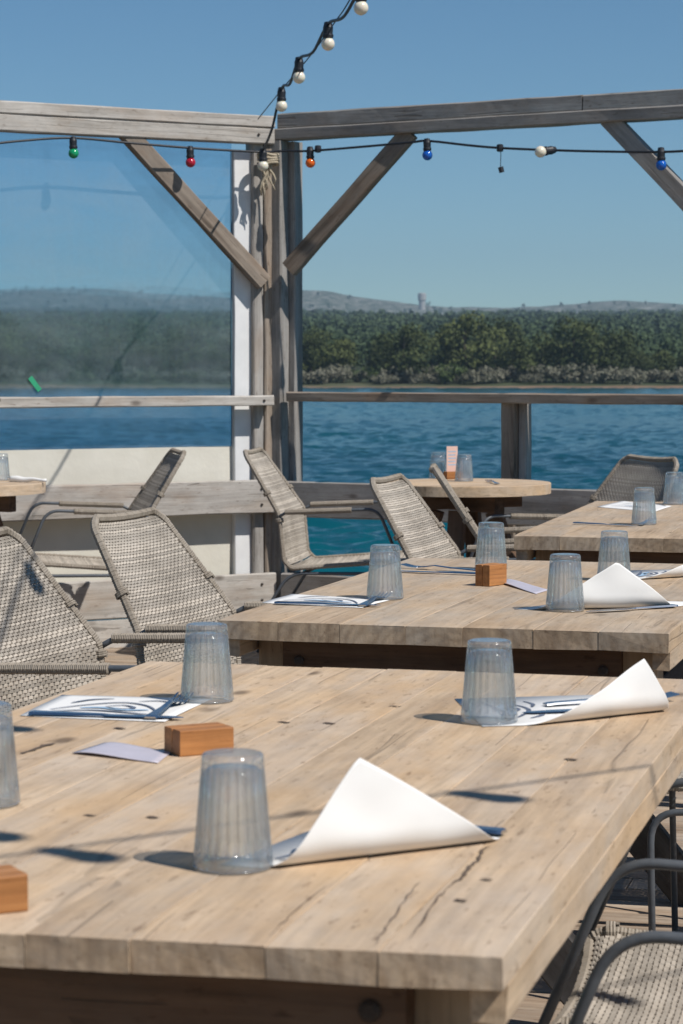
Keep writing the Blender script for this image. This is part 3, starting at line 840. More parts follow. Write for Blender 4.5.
def block(px, rz, dims, label):
    """wooden card holder with a saw slot"""
    p = on_z(px[0], px[1], TZ); lx, ly, h = dims
    m = MB(); g = 0.0007
    m.beam(-lx / 2, lx / 2, -ly / 2, -g, 0, h, 0.0012, 0.0002, seg=4, rnd=0.3)
    m.beam(-lx / 2, lx / 2, g, ly / 2, 0, h, 0.0012, 0.0002, seg=4, rnd=0.3)
    m.beam(-lx / 2 + 0.001, lx / 2 - 0.001, -g, g, 0.001, h * 0.7, 0.0001, 0.0, seg=3, rnd=0.3)
    o = m.build('wooden_block', M['block']); o.location = p; o.rotation_euler = (0, 0, rz)
    return tag(o, label, 'block', 'wooden card holders on the tables')
block((199, 752), math.radians(28), (0.068, 0.045, 0.030), 'wooden card block in the middle of the foreground table')
block((-10, 909), math.radians(28), (0.050, 0.045, 0.031), 'wooden card block cut by the left edge')
block((491, 585), math.radians(52), (0.062, 0.035, 0.043), 'wooden card block standing on the middle table')
block((452, 479), 0.4, (0.06, 0.035, 0.03), 'wooden block holding the pink card on the round table')

def card(px, label, z=TZ + 0.0008, mat='card'):
    P = [on_z(u, v, z) for u, v in px]; c = sum(P, Vector()) / 4; m = MB(); n = 10; V = []; Fc = []
    for i in range(n + 1):
        for j in range(n + 1):
            s, t = i / n, j / n
            V.append((P[0] * (1 - s) + P[1] * s) * (1 - t) + (P[3] * (1 - s) + P[2] * s) * t - c + Vector((0, 0, 0.006 * (1 - s) ** 3 * s * 4)))
    for i in range(n):
        for j in range(n): Fc.append((i * (n + 1) + j, (i + 1) * (n + 1) + j, (i + 1) * (n + 1) + j + 1, i * (n + 1) + j + 1))
    m.add(V, Fc); o = thick_sheet(m.build('menu_card', M[mat], smooth=True), 0.0005); o.location = c
    return tag(o, label, 'card', 'small cards on the tables')
card([(72, 753), (158, 763), (172, 752), (104, 743)], 'glossy lilac card lying left of the block on the foreground table')
card([(500, 583), (536, 594), (549, 590), (506, 579)], 'lilac card lying right of the block on the middle table')
# pink card upright in its block
pc = on_z(452, 479, TZ); m = MB()
m.loft([[(-0.024, -0.0007, 0), (0.024, -0.0007, 0), (0.024, 0.0007, 0), (-0.024, 0.0007, 0)], [(-0.024, -0.0007, 0.105), (0.024, -0.0007, 0.105), (0.024, 0.0007, 0.105), (-0.024, 0.0007, 0.105)]])
o = m.build('menu_card', M['pink_card']); o.location = pc + Vector((0, 0, 0.0245)); o.rotation_euler = (0, 0, 0.4)
tag(o, 'upright pink card in a block on the round table', 'card', 'small cards on the tables')
pr_ = MB()
for i in range(5): ribbon(pr_, [(-0.016, 0), (0.0, 0), (0.016 - 0.004 * (i % 2), 0)], 0.0045)
V = []
for i in range(5):
    z = 0.03 + i * 0.013; w = 0.017 - 0.003 * (i % 2)
    V.append(((-0.017, -0.0011, z), (w, -0.0011, z), (w, -0.0011, z + 0.004), (-0.017, -0.0011, z + 0.004)))
pp = MB()
for q in V: pp.add(q, [(0, 1, 2, 3)])
pp.build('printed_line', M['ink_pale'], o)
# rolled napkin on the left table
m = MB(); P0 = on_z(10, 479, TZ + 0.011); P1 = on_z(46, 480, TZ + 0.011)
m.tube([Vector((0, 0, 0)).lerp(P1 - P0, k / 12) + Vector((0, 0, 0.002 * math.sin(k))) for k in range(13)], [0.009 + 0.003 * math.sin(k * 0.4 + 0.5) for k in range(13)], 12)
o = m.build('napkin', M['paper'], smooth=True); o.location = P0
tag(o, 'rolled white napkin on the round table at the left edge', 'napkin')

# ------------------------------------------------------------------ pergola frames and fence
C = Vector((-0.35, 10.6, 0))                      # corner
tL = Vector((-0.873, -0.487, 0)).normalized(); nL = Vector((tL.y, -tL.x, 0))
if nL.y > 0: nL = -nL                             # towards the deck
C2 = Vector((-0.232, 10.6, 0)); tR = Vector((0.860, -0.509, 0)).normalized(); nR = Vector((-tR.y, tR.x, 0))
if nR.y > 0: nR = -nR

def on_line(u, P0, t):
    """distance along the fence line where the picture column u meets it"""
    k = (u - CX) / F   # x = k*y (approx. of the level ray)
    kk = ray(u, 365); k = kk.x / kk.y
    return (k * P0.y - P0.x) / (t.x - k * t.y)
def line_z(u, v, P0, t):
    s = on_line(u, P0, t); p = P0 + t * s
    return s, at_y(u, v, p.y).z

def timber(root, name, p0, p1, w, h, mat, yh):
    Mx, ln = between(p0, p1, root.location, yhint=yh)
    m = MB(); m.beam(0, ln, -w / 2, w / 2, -h / 2, h / 2, 0.005, 0.002); return m.build(name, mat, root, Mx)

fl = empty('pergola', C, 0, 'grey timber pergola frame with brace, left of the corner post', 'pergola', 'timber pergola frames along the deck edge')
Z = Vector((0, 0, 1))
E = C + tL * 2.6 + nL * 0.045
# corner post is a pair of boards
timber(fl, 'post', C + tL * 0.036, C + tL * 0.036 + Z * 2.166, 0.052, 0.075, M['grey'], tL)
timber(fl, 'post', C - tL * 0.014 + nL * 0.012, C - tL * 0.014 + nL * 0.012 + Z * 2.166, 0.046, 0.075, M['grey_brown'], tL)
timber(fl, 'post', E, E + Z * 2.166, 0.09, 0.075, M['grey'], tL)
b0 = C - tL * 0.03 + nL * 0.035; b1 = C + tL * 3.4 + nL * 0.035
timber(fl, 'beam', b0 + Z * 2.196, b1 + Z * 2.196, 0.065, 0.070, M['grey_pale'], nL)
timber(fl, 'beam', b0 + Z * 2.258 + nL * 0.004, b1 + Z * 2.258 + nL * 0.004, 0.065, 0.052, M['grey_pale'], nL)
s0, z0 = line_z(120, 128, C, tL); s1, z1 = line_z(257, 283, C, tL)
timber(fl, 'brace', C + tL * s0 + nL * 0.034 + Z * z0, C + tL * s1 + nL * 0.062 + Z * z1, 0.042, 0.075, M['grey_brown'], nL)
rl0 = C + tL * 0.0 + nL * 0.085; rl1 = C + tL * 3.4 + nL * 0.085
timber(fl, 'rail', rl0 + Z * 1.045, rl1 + Z * 1.045, 0.06, 0.045, M['grey_pale'], nL)
for zc, hh in ((0.625, 0.145), (0.205, 0.165), (0.042, 0.15)):
    timber(fl, 'plank', C - tL * 0.02 + nL * 0.075 + Z * zc, C + tL * 3.4 + nL * 0.075 + Z * zc, 0.032, hh, M['grey_pale'], nL)
for sg in (0.05,):
    for zc in (0.59, 0.66, 0.17, 0.24, 1.045, 2.20):
        m = MB(); m.lathe([(0.006, 0), (0.006, 0.004), (0.003, 0.006)], 8)
        p = C + tL * sg + nL * (0.0915 if zc < 1 else 0.1155 if zc < 2 else 0.068) - C
        m.build('bolt', M['bolt'], fl, Matrix.Translation(p + Z * zc) @ nL.to_track_quat('Z', 'Y').to_matrix().to_4x4())

fr_ = empty('pergola', C2, 0, 'darker timber pergola frame with two braces, right of the corner', 'pergola', 'timber pergola frames along the deck edge')
timber(fr_, 'post', C2 - tR * 0.03 + nR * 0.03, C2 - tR * 0.03 + nR * 0.03 + Z * 2.178, 0.058, 0.07, M['grey'], tR)
timber(fr_, 'post', C2 + tR * 0.006 - nR * 0.042, C2 + tR * 0.006 - nR * 0.042 + Z * 2.178, 0.042, 0.07, M['grey'], tR)
s780 = on_line(790, C2, tR)
timber(fr_, 'post', C2 + tR * s780, C2 + tR * s780 + Z * 2.178, 0.09, 0.075, M['grey'], tR)
r0 = C2 - tR * 0.065; r1_ = C2 + tR * 3.2
timber(fr_, 'beam', r0 + nR * 0.02 + Z * 2.205, r1_ + nR * 0.02 + Z * 2.205, 0.085, 0.050, M['grey'], nR)
sb = on_line(583, C2, tR)
timber(fr_, 'beam', r0 + tR * 0.02 - nR * 0.008 + Z * 2.2665, C2 + tR * (sb - 0.003) - nR * 0.008 + Z * 2.2665, 0.06, 0.066, M['grey'], nR)
timber(fr_, 'beam', C2 + tR * (sb + 0.003) - nR * 0.008 + Z * 2.264, r1_ - nR * 0.008 + Z * 2.264, 0.06, 0.068, M['grey'], nR)
s0, z0 = line_z(300, 270, C2, tR); s1, z1 = line_z(412, 132, C2, tR)
timber(fr_, 'brace', C2 + tR * s0 + nR * 0.088 + Z * z0, C2 + tR * s1 + nR * 0.015 + Z * z1, 0.042, 0.075, M['grey_brown'], nR)
s0, z0 = line_z(608, 118, C2, tR); s1, z1 = line_z(745, 257, C2, tR)
timber(fr_, 'brace', C2 + tR * s0 + nR * 0.015 + Z * z0, C2 + tR * s1 + nR * 0.06 + Z * z1, 0.045, 0.075, M['grey'], nR)
timber(fr_, 'rail', C2 + tR * 0.035 + nR * 0.045 + Z * 1.062, r1_ + nR * 0.045 + Z * 1.062, 0.07, 0.042, M['grey_brown'], nR)
s5 = on_line(513, C2, tR)
timber(fr_, 'rail_post', C2 + tR * s5 + nR * 0.02, C2 + tR * s5 + nR * 0.02 + Z * 1.04, 0.065, 0.055, M['grey_brown'], tR)
timber(fr_, 'rail_post', C2 + tR * (s5 + 0.052) - nR * 0.01, C2 + tR * (s5 + 0.052) - nR * 0.01 + Z * 1.04, 0.036, 0.055, M['grey'], tR)
for zc, hh in ((0.615, 0.155), (0.205, 0.165), (0.042, 0.15)):
    timber(fr_, 'plank', C2 + tR * 0.02 + nR * 0.085 + Z * zc, r1_ + nR * 0.085 + Z * zc, 0.032, hh, M['grey'], nR)

# windbreak: clear sheet over a cream tarpaulin, white end board
WB = C - nL * 0.012
wb = empty('windbreak', WB, 0, 'windbreak of clear plastic sheet over cream tarpaulin with white end board', 'windbreak')
sE, _ = line_z(232, 300, WB, tL); sW = sE - 0.0
Mw = Matrix((tL, -nL, Z)).transposed().to_4x4()
def panel(name, s0, s1, z0, z1, th, mat, nx=40, nz=24, wav=0.006):
    m = MB(); V = []; Fc = []
    for side in (0, 1):
        for i in range(nx + 1):
            for j in range(nz + 1):
                s = s0 + (s1 - s0) * i / nx; z = z0 + (z1 - z0) * j / nz
                w = wav * noise.noise(Vector((s * 1.7, z * 2.1, 3.3))) * 1.5
                V.append((s, w + (th if side else 0), z))
    q = (nx + 1) * (nz + 1)
    for i in range(nx):
        for j in range(nz):
            k = i * (nz + 1) + j
            Fc.append((k, k + nz + 1, k + nz + 2, k + 1)); Fc.append((q + k + 1, q + k + nz + 2, q + k + nz + 1, q + k))
    for i in range(nx):
        for j in (0, nz):
            k = i * (nz + 1) + j; Fc.append((k, q + k, q + k + nz + 1, k + nz + 1))
    for j in range(nz):
        for i in (0, nx):
            k = i * (nz + 1) + j; Fc.append((k, k + 1, q + k + 1, q + k))
    m.add(V, Fc); return m.build(name, mat, wb, Mw, smooth=False)
panel('clear_sheet', sE, 3.4, 0.845, 2.20, 0.003, M['sheet'], wav=0.004)
panel('tarpaulin', sE, 3.4, 0.14, 0.844, 0.004, M['tarp'], wav=0.010)
s_w, _ = line_z(250, 300, WB, tL)
m = MB(); m.beam(0.0, 2.13, -0.02, 0.02, -(sE - s_w) / 2, (sE - s_w) / 2, 0.003)
Mb, _l = between(WB + tL * ((sE + s_w) / 2) + nL * 0.005, WB + tL * ((sE + s_w) / 2) + nL * 0.005 + Z, WB, yhint=nL)
m.build('end_board', M['white_post'], wb, Mb)
# green bulb's reflection in the sheet, painted as a small coloured strip
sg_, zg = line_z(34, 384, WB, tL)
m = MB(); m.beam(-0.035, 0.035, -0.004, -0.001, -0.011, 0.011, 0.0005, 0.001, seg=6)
bulb_reflection = plain('green_reflection_paint', (0.03, 0.32, 0.16), 0.5)
m.build('bulb_reflection', bulb_reflection, wb, Mw @ Matrix.Translation((sg_, -0.006, zg)) @ Matrix.Rotation(-0.9, 4, 'Y'))

# rope wound round the corner
rope = MB()
Rp = C + nL * 0.075 + tL * 0.0
base = at_y(268, 160, Rp.y - 0.06)
for k in range(9):
    x0 = random.uniform(-.03, .03); l = random.uniform(0.12, 0.24)
    pts = [base + Vector((x0 * j / 6 * 1.3 + 0.012 * math.sin(j * 1.3 + k), random.uniform(-.012, .012), 0.02 - l * j / 6)) for j in range(7)]
    rope.tube([p - base for p in pts], [0.007, 0.008, 0.0075, 0.007, 0.006, 0.005, 0.003], 7, rnd=random.random())
for k in range(4):
    ring = [Vector((0.055 * math.cos(a), 0.05 * math.sin(a) + 0.02, 0.03 - 0.016 * k + 0.006 * math.sin(a * 2 + k))) for a in [2 * PI * j / 20 for j in range(20)]]
    rope.tube(ring, 0.0075, 7, True)
o = rope.build('rope', M['rope'], smooth=True); o.location = base; o.scale = (0.8, 0.8, 0.8)
tag(o, 'frayed pale rope knotted round the top of the corner post', 'rope')

# ------------------------------------------------------------------ string lights
def socket_bulb(root, p, col, down=Vector((0, 0, -1)), scale=1.0, label=None):
    q = Vector((0, 0, -1)).rotation_difference(down).to_matrix().to_4x4()
    Mx = Matrix.Translation(p - Vector(root.location)) @ q @ Matrix.Scale(scale, 4)
    m = MB(); m.lathe([(0.006, 0.012), (0.013, 0.010), (0.015, 0.0), (0.0175, -0.008), (0.0165, -0.03), (0.0185, -0.032), (0.0185, -0.042), (0.015, -0.046)], 14)
    m.lathe([(0.019, -0.0335), (0.0195, -0.036), (0.019, -0.0385)], 14)
    s = m.build('socket', M['black'], root, Mx, smooth=False)
    prof_ = [(0.012, -0.044)] + [(0.0235 * math.sin(a), -0.066 - 0.0235 * math.cos(a) * -1.0) for a in [math.radians(x) for x in (30, 50, 70, 90, 110, 130, 150, 165, 176)]]
    prof_ = [(0.012, -0.044)] + [(0.0235 * math.sin(math.radians(x)), -0.064 + 0.0235 * math.cos(math.radians(x))) for x in (40, 60, 80, 100, 120, 140, 160, 175)]
    m = MB(); m.lathe(prof_, 18); b = m.build('bulb', M[col], s, smooth=True)
    if label: s['label'] = label
    return s

def spline(pts, n=10):
    P = [Vector(p) for p in pts]; out = []
    for i in range(len(P) - 1):
        p0, p1, p2, p3 = P[max(i - 1, 0)], P[i], P[i + 1], P[min(i + 2, len(P) - 1)]
        for j in range(n):
            t = j / n
            out.append(0.5 * ((2 * p1) + (p2 - p0) * t + (2 * p0 - 5 * p1 + 4 * p2 - p3) * t * t + (3 * p1 - p0 - 3 * p2 + p3) * t ** 3))
    out.append(P[-1]); return out

def fence_pt(u, v, off=0.13):
    if u < 275: P0, t, n = C, tL, nL
    else: P0, t, n = C2, tR, nR
    s = on_line(u, P0 + n * off, t); p = P0 + n * off + t * s
    return at_y(u, v, p.y)

st = empty('string_lights', fence_pt(266, 152), 0, 'string of coloured bulbs hanging below the timber beams', 'string lights', 'festoon strings over the deck')
cab = [fence_pt(u, v) for u, v in [(-130, 150), (-40, 147), (20, 141), (72, 138), (130, 143), (190, 148), (240, 151), (264, 152)]]
cab += [fence_pt(u, v, 0.13) for u, v in [(285, 151), (309, 151), (360, 147), (410, 142.5), (428, 141), (470, 145.5), (500, 148), (545, 150), (600, 151.5), (660, 152), (700, 150), (760, 146)]]
m = MB(); m.tube([p - st.location for p in spline(cab)], 0.0052, 7); m.build('cable', M['black'], st, smooth=True)
for u, v, c, nm in [(73, 139, 'lamp_green', 'green'), (190, 148.5, 'lamp_red', 'red'), (310, 149, 'lamp_orange', 'orange'), (427, 141, 'lamp_blue', 'blue'), (661, 150, 'lamp_blue', 'blue')]:
    socket_bulb(st, fence_pt(u, v), c, Vector((0.03, 0, -1)).normalized(), 0.92, nm + ' bulb in its socket')
socket_bulb(st, fence_pt(553, 150), 'lamp_white', Vector((-0.8, -0.5, -0.15)).normalized(), 1.0, 'white bulb turned sideways')
for u, v in ((318, 149), (500, 148)):
    m = MB(); m.lathe([(0.004, -0.016), (0.013, -0.014), (0.015, 0), (0.013, 0.014), (0.004, 0.016)], 10)
    m.build('junction', M['black'], st, Matrix.Translation(fence_pt(u, v) - st.location))
m = MB(); p0 = fence_pt(501, 149); p1 = fence_pt(500.5, 167)
m.tube([p0 - st.location, p1 - st.location], 0.0016, 5); m.tube([p1 - st.location, p1 - st.location + Vector((0.006, 0, -0.022))], 0.011, 8); m.build('loose_tie', M['black'], st)

def overhead(label, pts_wire, bulbs, wire=True, cr=0.0055, n=6, group='festoon strings over the deck'):
    root = empty('string_lights', pts_wire[0], 0, label, 'string lights', group)
    w = spline(pts_wire, n)
    m = MB(); m.tube([p - root.location for p in w], 0.0024 if wire else cr, 6); m.build('wire', M['black'], root, smooth=True)
    cp_ = []
    for i, p in enumerate(bulbs):
        cp_.append(p)
        if i < len(bulbs) - 1: cp_.append(p.lerp(bulbs[i + 1], 0.5) + Vector((0, 0, -0.035)))
    if wire: m = MB(); m.tube([p - root.location for p in spline(cp_, 6)], cr, 7); m.build('cable', M['black'], root, smooth=True)
    for p in bulbs: socket_bulb(root, p + Vector((0, 0, -0.004)), 'lamp_white', Vector((0, 0, -1)), 1.0)
    return root
wire = [at_y(258, 119, 10.42), at_y(283, 88, 9.7), at_y(310, 56, 9.0), at_y(335, 22, 8.35), at_y(352, -4, 7.7)]
dx = (wire[-1] - wire[0]) / 2.72
wire += [Vector((0.20, 6.0, 2.42)), Vector((0.36, 4.4, 2.42)), Vector((0.55, 2.6, 2.43)), Vector((0.85, -0.6, 2.5))]
bl = [at_y(281.5, 89, 9.75), at_y(299, 59, 9.05), at_y(328, 24, 8.35), at_y(361, -14, 7.65)]
bl = [Vector(p) for p in bl]
for k in range(1, 10):
    y = 7.65 - 0.68 * k; bl.append(Vector((0.03 + 0.112 * (7.3 - y), y, 2.36)))
root1 = overhead('string of white bulbs climbing from the corner post towards the viewer', wire, [at_y(263, 150, 10.42)] + bl[0:])
# the first "bulb" at the corner hangs by the rope
# second string crossing above the foreground table (its shadow falls on the wood)
SUN = Vector((0.65, -0.48, 1.0))
hc = 1.62
def above(u, v): return on_z(u, v, TZ) + SUN * hc
q1 = above(478, 790); q0 = above(100, 843); dq = (q1 - q0).normalized()
sp0 = q0 - dq * 2.2; sp1 = q1 + dq * 2.2
b_a = above(52, 850); b_b = above(462, 793)
for p in (b_a, b_b):
    pass
ba = q0 + dq * (b_a - q0).dot(dq); bb = q0 + dq * (b_b - q0).dot(dq); stp = bb - ba
bulbs2 = [ba + stp * k for k in (-3, -2, -1, 0, 1, 2, 3)]
overhead('overhead string of white bulbs above the foreground table, out of the picture', [sp0 - stp * 1.3, sp0, q0 + Z * 0.004, q1 + Z * 0.004, sp1, sp1 + stp * 1.3], bulbs2, wire=False, cr=0.0035, group=None)
for p, wh in ((sp0 - stp * 1.3, 'left of'), (sp1 + stp * 1.3, 'right of'), (Vector((0.85, -0.6, 2.5)), 'behind')):
    rt_ = empty('timber_post', (p.x, p.y, 0), 0.3, 'tall timber post carrying a string of bulbs, %s the viewer and outside the picture' % wh, 'post')
    m = MB(); m.beam(0, p.z + 0.08, -0.045, 0.045, -0.045, 0.045, 0.005, 0.002)
    m.build('shaft', M['grey'], rt_, Matrix.Rotation(-PI / 2, 4, 'Y'))

# ------------------------------------------------------------------ deck
deck = MB(); ad = a1 - PI / 2
Rd = Matrix.Rotation(ad, 3, 'Z')
# boards run across, clipped by the two fence lines
Minv = Matrix.Rotation(-ad, 3, 'Z')
def inside(p):
    return (p - (C - nL * 0.05)).dot(nL) > 0 and (p - (C2 - nR * 0.03)).dot(nR) > 0
yy = -4.0
while yy < 12.0:
    w = 0.118
    xs = [x for x in np.arange(-7, 7.01, 0.05) if inside(Rd @ Vector((x, yy + w / 2, 0)))]
    if xs:
        x0, x1 = xs[0], xs[-1]
        cut = x0; 
        while cut < x1 - 0.3:
            e = min(x1, cut + random.uniform(2.2, 3.6))
            deck.beam(cut, e - 0.003, yy, yy + w - 0.005, -0.03, random.uniform(-0.0015, 0.0), 0.003, 0.0012, seg=max(3, int((e - cut) / .25)))
            cut = e
    yy += w
o = deck.build('deck', M['deck']); o.rotation_euler = (0, 0, ad); tag(o, kind='structure')
m = MB()
for k in range(9): m.beam(-6, 6, -4 + k * 1.4, -3.93 + k * 1.4, -0.2, -0.036, 0.003, seg=6)
# joists under the deck keep inside the fence line
m = MB()
for x in np.arange(-6, 6.1, 0.8):
    ys = [y for y in np.arange(-4, 12, 0.1) if inside(Rd @ Vector((x, y, 0)))]
    if len(ys) > 3:
        m.loft([[(x - .03, y, -.2), (x + .03, y, -.2), (x + .03, y, -.036), (x - .03, y, -.036)] for y in (ys[0], ys[-1])])
o = m.build('deck_joists', M['grey_brown']); o.rotation_euler = (0, 0, ad); tag(o, kind='structure')

# ------------------------------------------------------------------ water, shore, hills
def terrain_h(x, y):
    """height of the land: shore at about 232 m, forest slope, rocky ridge"""
    sh = 232 + 2.5 * noise.noise(Vector((x * 0.03, 1.7, 0)))
    if y < sh: return -1.0 - min(2.0, (sh - y) * 0.1)
    d = y - sh
    z = -1.0 + min(d, 12) * 0.045
    for e0, e1, k in ((12, 70, 0.010), (70, 330, 0.022), (330, 770, 0.026), (770, 1600, 0.020), (1600, 2220, 0.043)):
        z += max(0.0, min(d, e1) - e0) * k
    n = noise.noise(Vector((x * 0.0022, y * 0.0022, 0.5)))
    z += n * min(d, 1500) * 0.006
    if y > 1500:
        e = min(1, (y - 1500) / 900)
        az = x / y                               # shape of the far skyline
        ridge = 12 * math.exp(-((az + 0.012) / 0.028) ** 2) + 6 * math.exp(-((az - 0.125) / 0.035) ** 2) + 20 * math.exp(-((az + 0.12) / 0.06) ** 2) - 3 * math.exp(-((az - 0.05) / 0.02) ** 2)
        z += e * (ridge + 4.0 * noise.noise(Vector((x * 0.012, y * 0.004, 2.0))) + 2.0 * noise.noise(Vector((x * 0.04, y * 0.01, 7.0))))
        if y > 2450: z -= (y - 2450) * 0.08
    return z
ys = [150, 200, 215, 222, 226, 229, 231, 233, 235, 238, 242, 248, 256, 266, 280, 300, 330, 370, 420, 480, 560, 660, 780, 920, 1080, 1260, 1450, 1600, 1750, 1900, 2000, 2100, 2200, 2300, 2380, 2450, 2520, 2700, 2900]
nx = 220; V = []; Fc = []
for y in ys:
    for i in range(nx + 1):
        x = (i / nx - 0.5) * (2 * (0.30 * y + 120)); V.append((x, y, terrain_h(x, y)))
for j in range(len(ys) - 1):
    for i in range(nx):
        k = j * (nx + 1) + i; Fc.append((k, k + 1, k + nx + 2, k + nx + 1))
m = MB(); m.add(V, Fc); o = m.build('hills', M['ground'], smooth=True); tag(o, kind='structure')
WZ = -1.0
def water_mesh():
    """rippled sheet in front of the deck, coarser with distance; flat water carries on round it"""
    rows = [9.0]
    while rows[-1] < 242: rows.append(rows[-1] + max(0.085, rows[-1] ** 2 / 11000))
    Yv = np.array(rows); nx_ = 300
    T = np.linspace(-1, 1, nx_ + 1)
    X = T[None, :] * (0.20 * Yv[:, None] + 5.0); Y = np.repeat(Yv[:, None], nx_ + 1, 1)
    Zh = np.zeros_like(X)
    for i in range(90):
        lam = 0.17 * (9.0 ** rng.random()); k = 2 * PI / lam; th = PI / 2 + rng.normal() * 0.55 + 0.35
        a = 0.0105 * lam ** 0.9; ph = rng.random() * 2 * PI
        px_ = np.cos(th) * X + np.sin(th) * Y
        Zh += a * np.sin(k * px_ + ph + 0.6 * np.sin(0.5 * k * (X * np.sin(th) - Y * np.cos(th)) * 0.3 + ph * 3))
    gust = 0.8 + 0.35 * np.sin(X * 0.11 + 1.3 * np.sin(Y * 0.07)) * np.sin(Y * 0.05 + 0.9 * np.sin(X * 0.06))
    edge = np.clip((1 - np.abs(T))[None, :] * 12, 0, 1) * np.clip((Yv - 9)[:, None] / 1.5, 0, 1) * np.clip((242 - Yv)[:, None] / 8, 0.25, 1)
    Zh = WZ + Zh * gust * edge * 0.62
    dyv = np.gradient(Yv)[:, None]
    wn = rng.normal(size=X.shape); wn = (np.roll(wn, 1, 1) + 2 * wn + np.roll(wn, -1, 1)) / 2.6
    Zh += wn * np.minimum(0.036 * np.clip(dyv - 0.12, 0, None), 0.06) * edge * np.clip((236 - Yv)[:, None] / 50, 0, 1)
    P = np.stack([X, Y, Zh], 2).reshape(-1, 3); nr = len(rows); nc = nx_ + 1
    idx = np.arange(nr * nc).reshape(nr, nc)
    q = np.stack([idx[:-1, :-1], idx[:-1, 1:], idx[1:, 1:], idx[1:, :-1]], 2).reshape(-1, 4)
    e = 0.20 * Yv + 5.0
    extra = []; faces = []
    # surrounding flat sheet, joined edge to edge along straight sides
    ex = [(-e[0], 9.0, WZ), (e[0], 9.0, WZ), (e[-1], Yv[-1], WZ), (-e[-1], Yv[-1], WZ), (-1000, -60, WZ), (1000, -60, WZ), (1000, 2950, WZ), (-1000, 2950, WZ)]
    b = len(P); P = np.concatenate([P, np.array(ex)])
    fl_ = [(4, 5, 1, 0), (5, 6, 2, 1), (6, 7, 3, 2), (7, 4, 0, 3)]
    me = bpy.data.meshes.new('water')
    allf = np.concatenate([q, np.array(fl_) + b])
    me.vertices.add(len(P)); me.vertices.foreach_set('co', P.astype(np.float32).ravel())
    n = len(allf); me.loops.add(4 * n); me.loops.foreach_set('vertex_index', allf.astype(np.int32).ravel())
    me.polygons.add(n); me.polygons.foreach_set('loop_start', np.arange(0, 4 * n, 4, dtype=np.int32)); me.polygons.foreach_set('loop_total', np.full(n, 4, dtype=np.int32))
    me.polygons.foreach_set('use_smooth', [True] * n)
    me.update(calc_edges=True); me.materials.append(M['water'])
    o = bpy.data.objects.new('water', me); COL.objects.link(o); return o
tag(water_mesh(), kind='structure')

def leaf_cloud(centres, radii, n, size, flat=1.0):
    """n small quads spread through the ellipsoids; returns arrays (4n,3), rnd(4n)"""
    k = rng.integers(0, len(centres), n)
    d = rng.normal(size=(n, 3)); d /= np.linalg.norm(d, axis=1)[:, None]
    r = rng.random(n) ** 0.30
    c = centres[k] + d * radii[k] * r[:, None]
    g = d + 0.45 * rng.normal(size=(n, 3)); g /= np.linalg.norm(g, axis=1)[:, None]
    u = np.cross(g, rng.normal(size=(n, 3))); u /= np.linalg.norm(u, axis=1)[:, None]
    w = np.cross(g, u)
    s = size * (0.6 + 0.8 * rng.random(n))[:, None]
    q = np.stack([c - u * s - w * s * .6, c + u * s - w * s * .6, c + u * s * .7 + w * s * .6, c - u * s * .7 + w * s * .6], 1)
    rn = np.repeat(np.clip(0.25 * rng.random(n) + 0.75 * ((k * 0.618) % 1), 0, 1), 4)
    return q.reshape(-1, 3), rn

def mesh_quads(name, verts, rn, mat, parent=None):
    n = len(verts) // 4; me = bpy.data.meshes.new(name)
    me.vertices.add(len(verts)); me.vertices.foreach_set('co', np.ascontiguousarray(verts, dtype=np.float32).ravel())
    me.loops.add(4 * n); me.loops.foreach_set('vertex_index', np.arange(4 * n, dtype=np.int32))
    me.polygons.add(n); me.polygons.foreach_set('loop_start', np.arange(0, 4 * n, 4, dtype=np.int32)); me.polygons.foreach_set('loop_total', np.full(n, 4, dtype=np.int32))
    me.update(calc_edges=True)
    at = me.attributes.new('rnd', 'FLOAT', 'POINT'); at.data.foreach_set('value', np.asarray(rn, dtype=np.float32))
    me.materials.append(mat)
    o = bpy.data.objects.new(name, me); COL.objects.link(o)
    if parent is not None: o.parent = parent
    return o

def make_pine(h, w, seed, shape):
    root = empty('pine_tree', (0, 0, 0))
    n = 10; cs = []; rs = []
    for i in range(n):
        f = (i + 0.5) / n
        z = h * (0.16 + 0.80 * f) if shape != 'umbrella' else h * (0.45 + 0.48 * f)
        prof_ = {'round': math.sin(PI * min(1, 0.12 + 0.82 * f)) ** 0.7, 'cone': (1 - f) ** 0.75 + 0.12, 'umbrella': math.sin(PI * (0.25 + 0.65 * f))}[shape]
        a = rng.random() * 2 * PI; rr = w / 2 * prof_ * math.sqrt(rng.random()) * 0.85
        cs.append((rr * math.cos(a), rr * math.sin(a), z)); q = w * rng.uniform(0.20, 0.34)
        rs.append((q, q, q * 0.75))
    v, r = leaf_cloud(np.array(cs), np.array(rs), 3000, 0.13 * h / 5)
    mesh_quads('crown', v, r, M['leaf'], root)
    t = MB()
    t.tube([(0, 0, -0.4), (0.05, 0.02, h * 0.3), (-0.05, 0.05, h * 0.6), (0, 0, h * 0.88)], [h * 0.028, h * 0.022, h * 0.014, h * 0.004], 8)
    for i in range(7):
        c = cs[rng.integers(0, n)]
        t.tube([(0, 0, c[2] * 0.75), (c[0] * 0.5, c[1] * 0.5, c[2] * 0.9), c], [h * 0.01, h * 0.007, h * 0.003], 5)
    t.build('trunk', M['bark'], root)
    return root
protos = [make_pine(4.9, 6.2, 1, 'round'), make_pine(4.3, 5.0, 2, 'round'), make_pine(5.0, 4.2, 3, 'cone'), make_pine(4.5, 5.6, 4, 'umbrella'), make_pine(3.6, 5.0, 5, 'round')]
kinds = ['broad round pine', 'round-topped pine', 'narrow pointed pine', 'umbrella-shaped pine', 'low spreading pine']
firstuse = set()
xs_ = -62.0; k = 0
spots = []
while xs_ < 62:
    spots.append((xs_, 245 + rng.uniform(-3, 5))); xs_ += rng.uniform(2.8, 6.5)
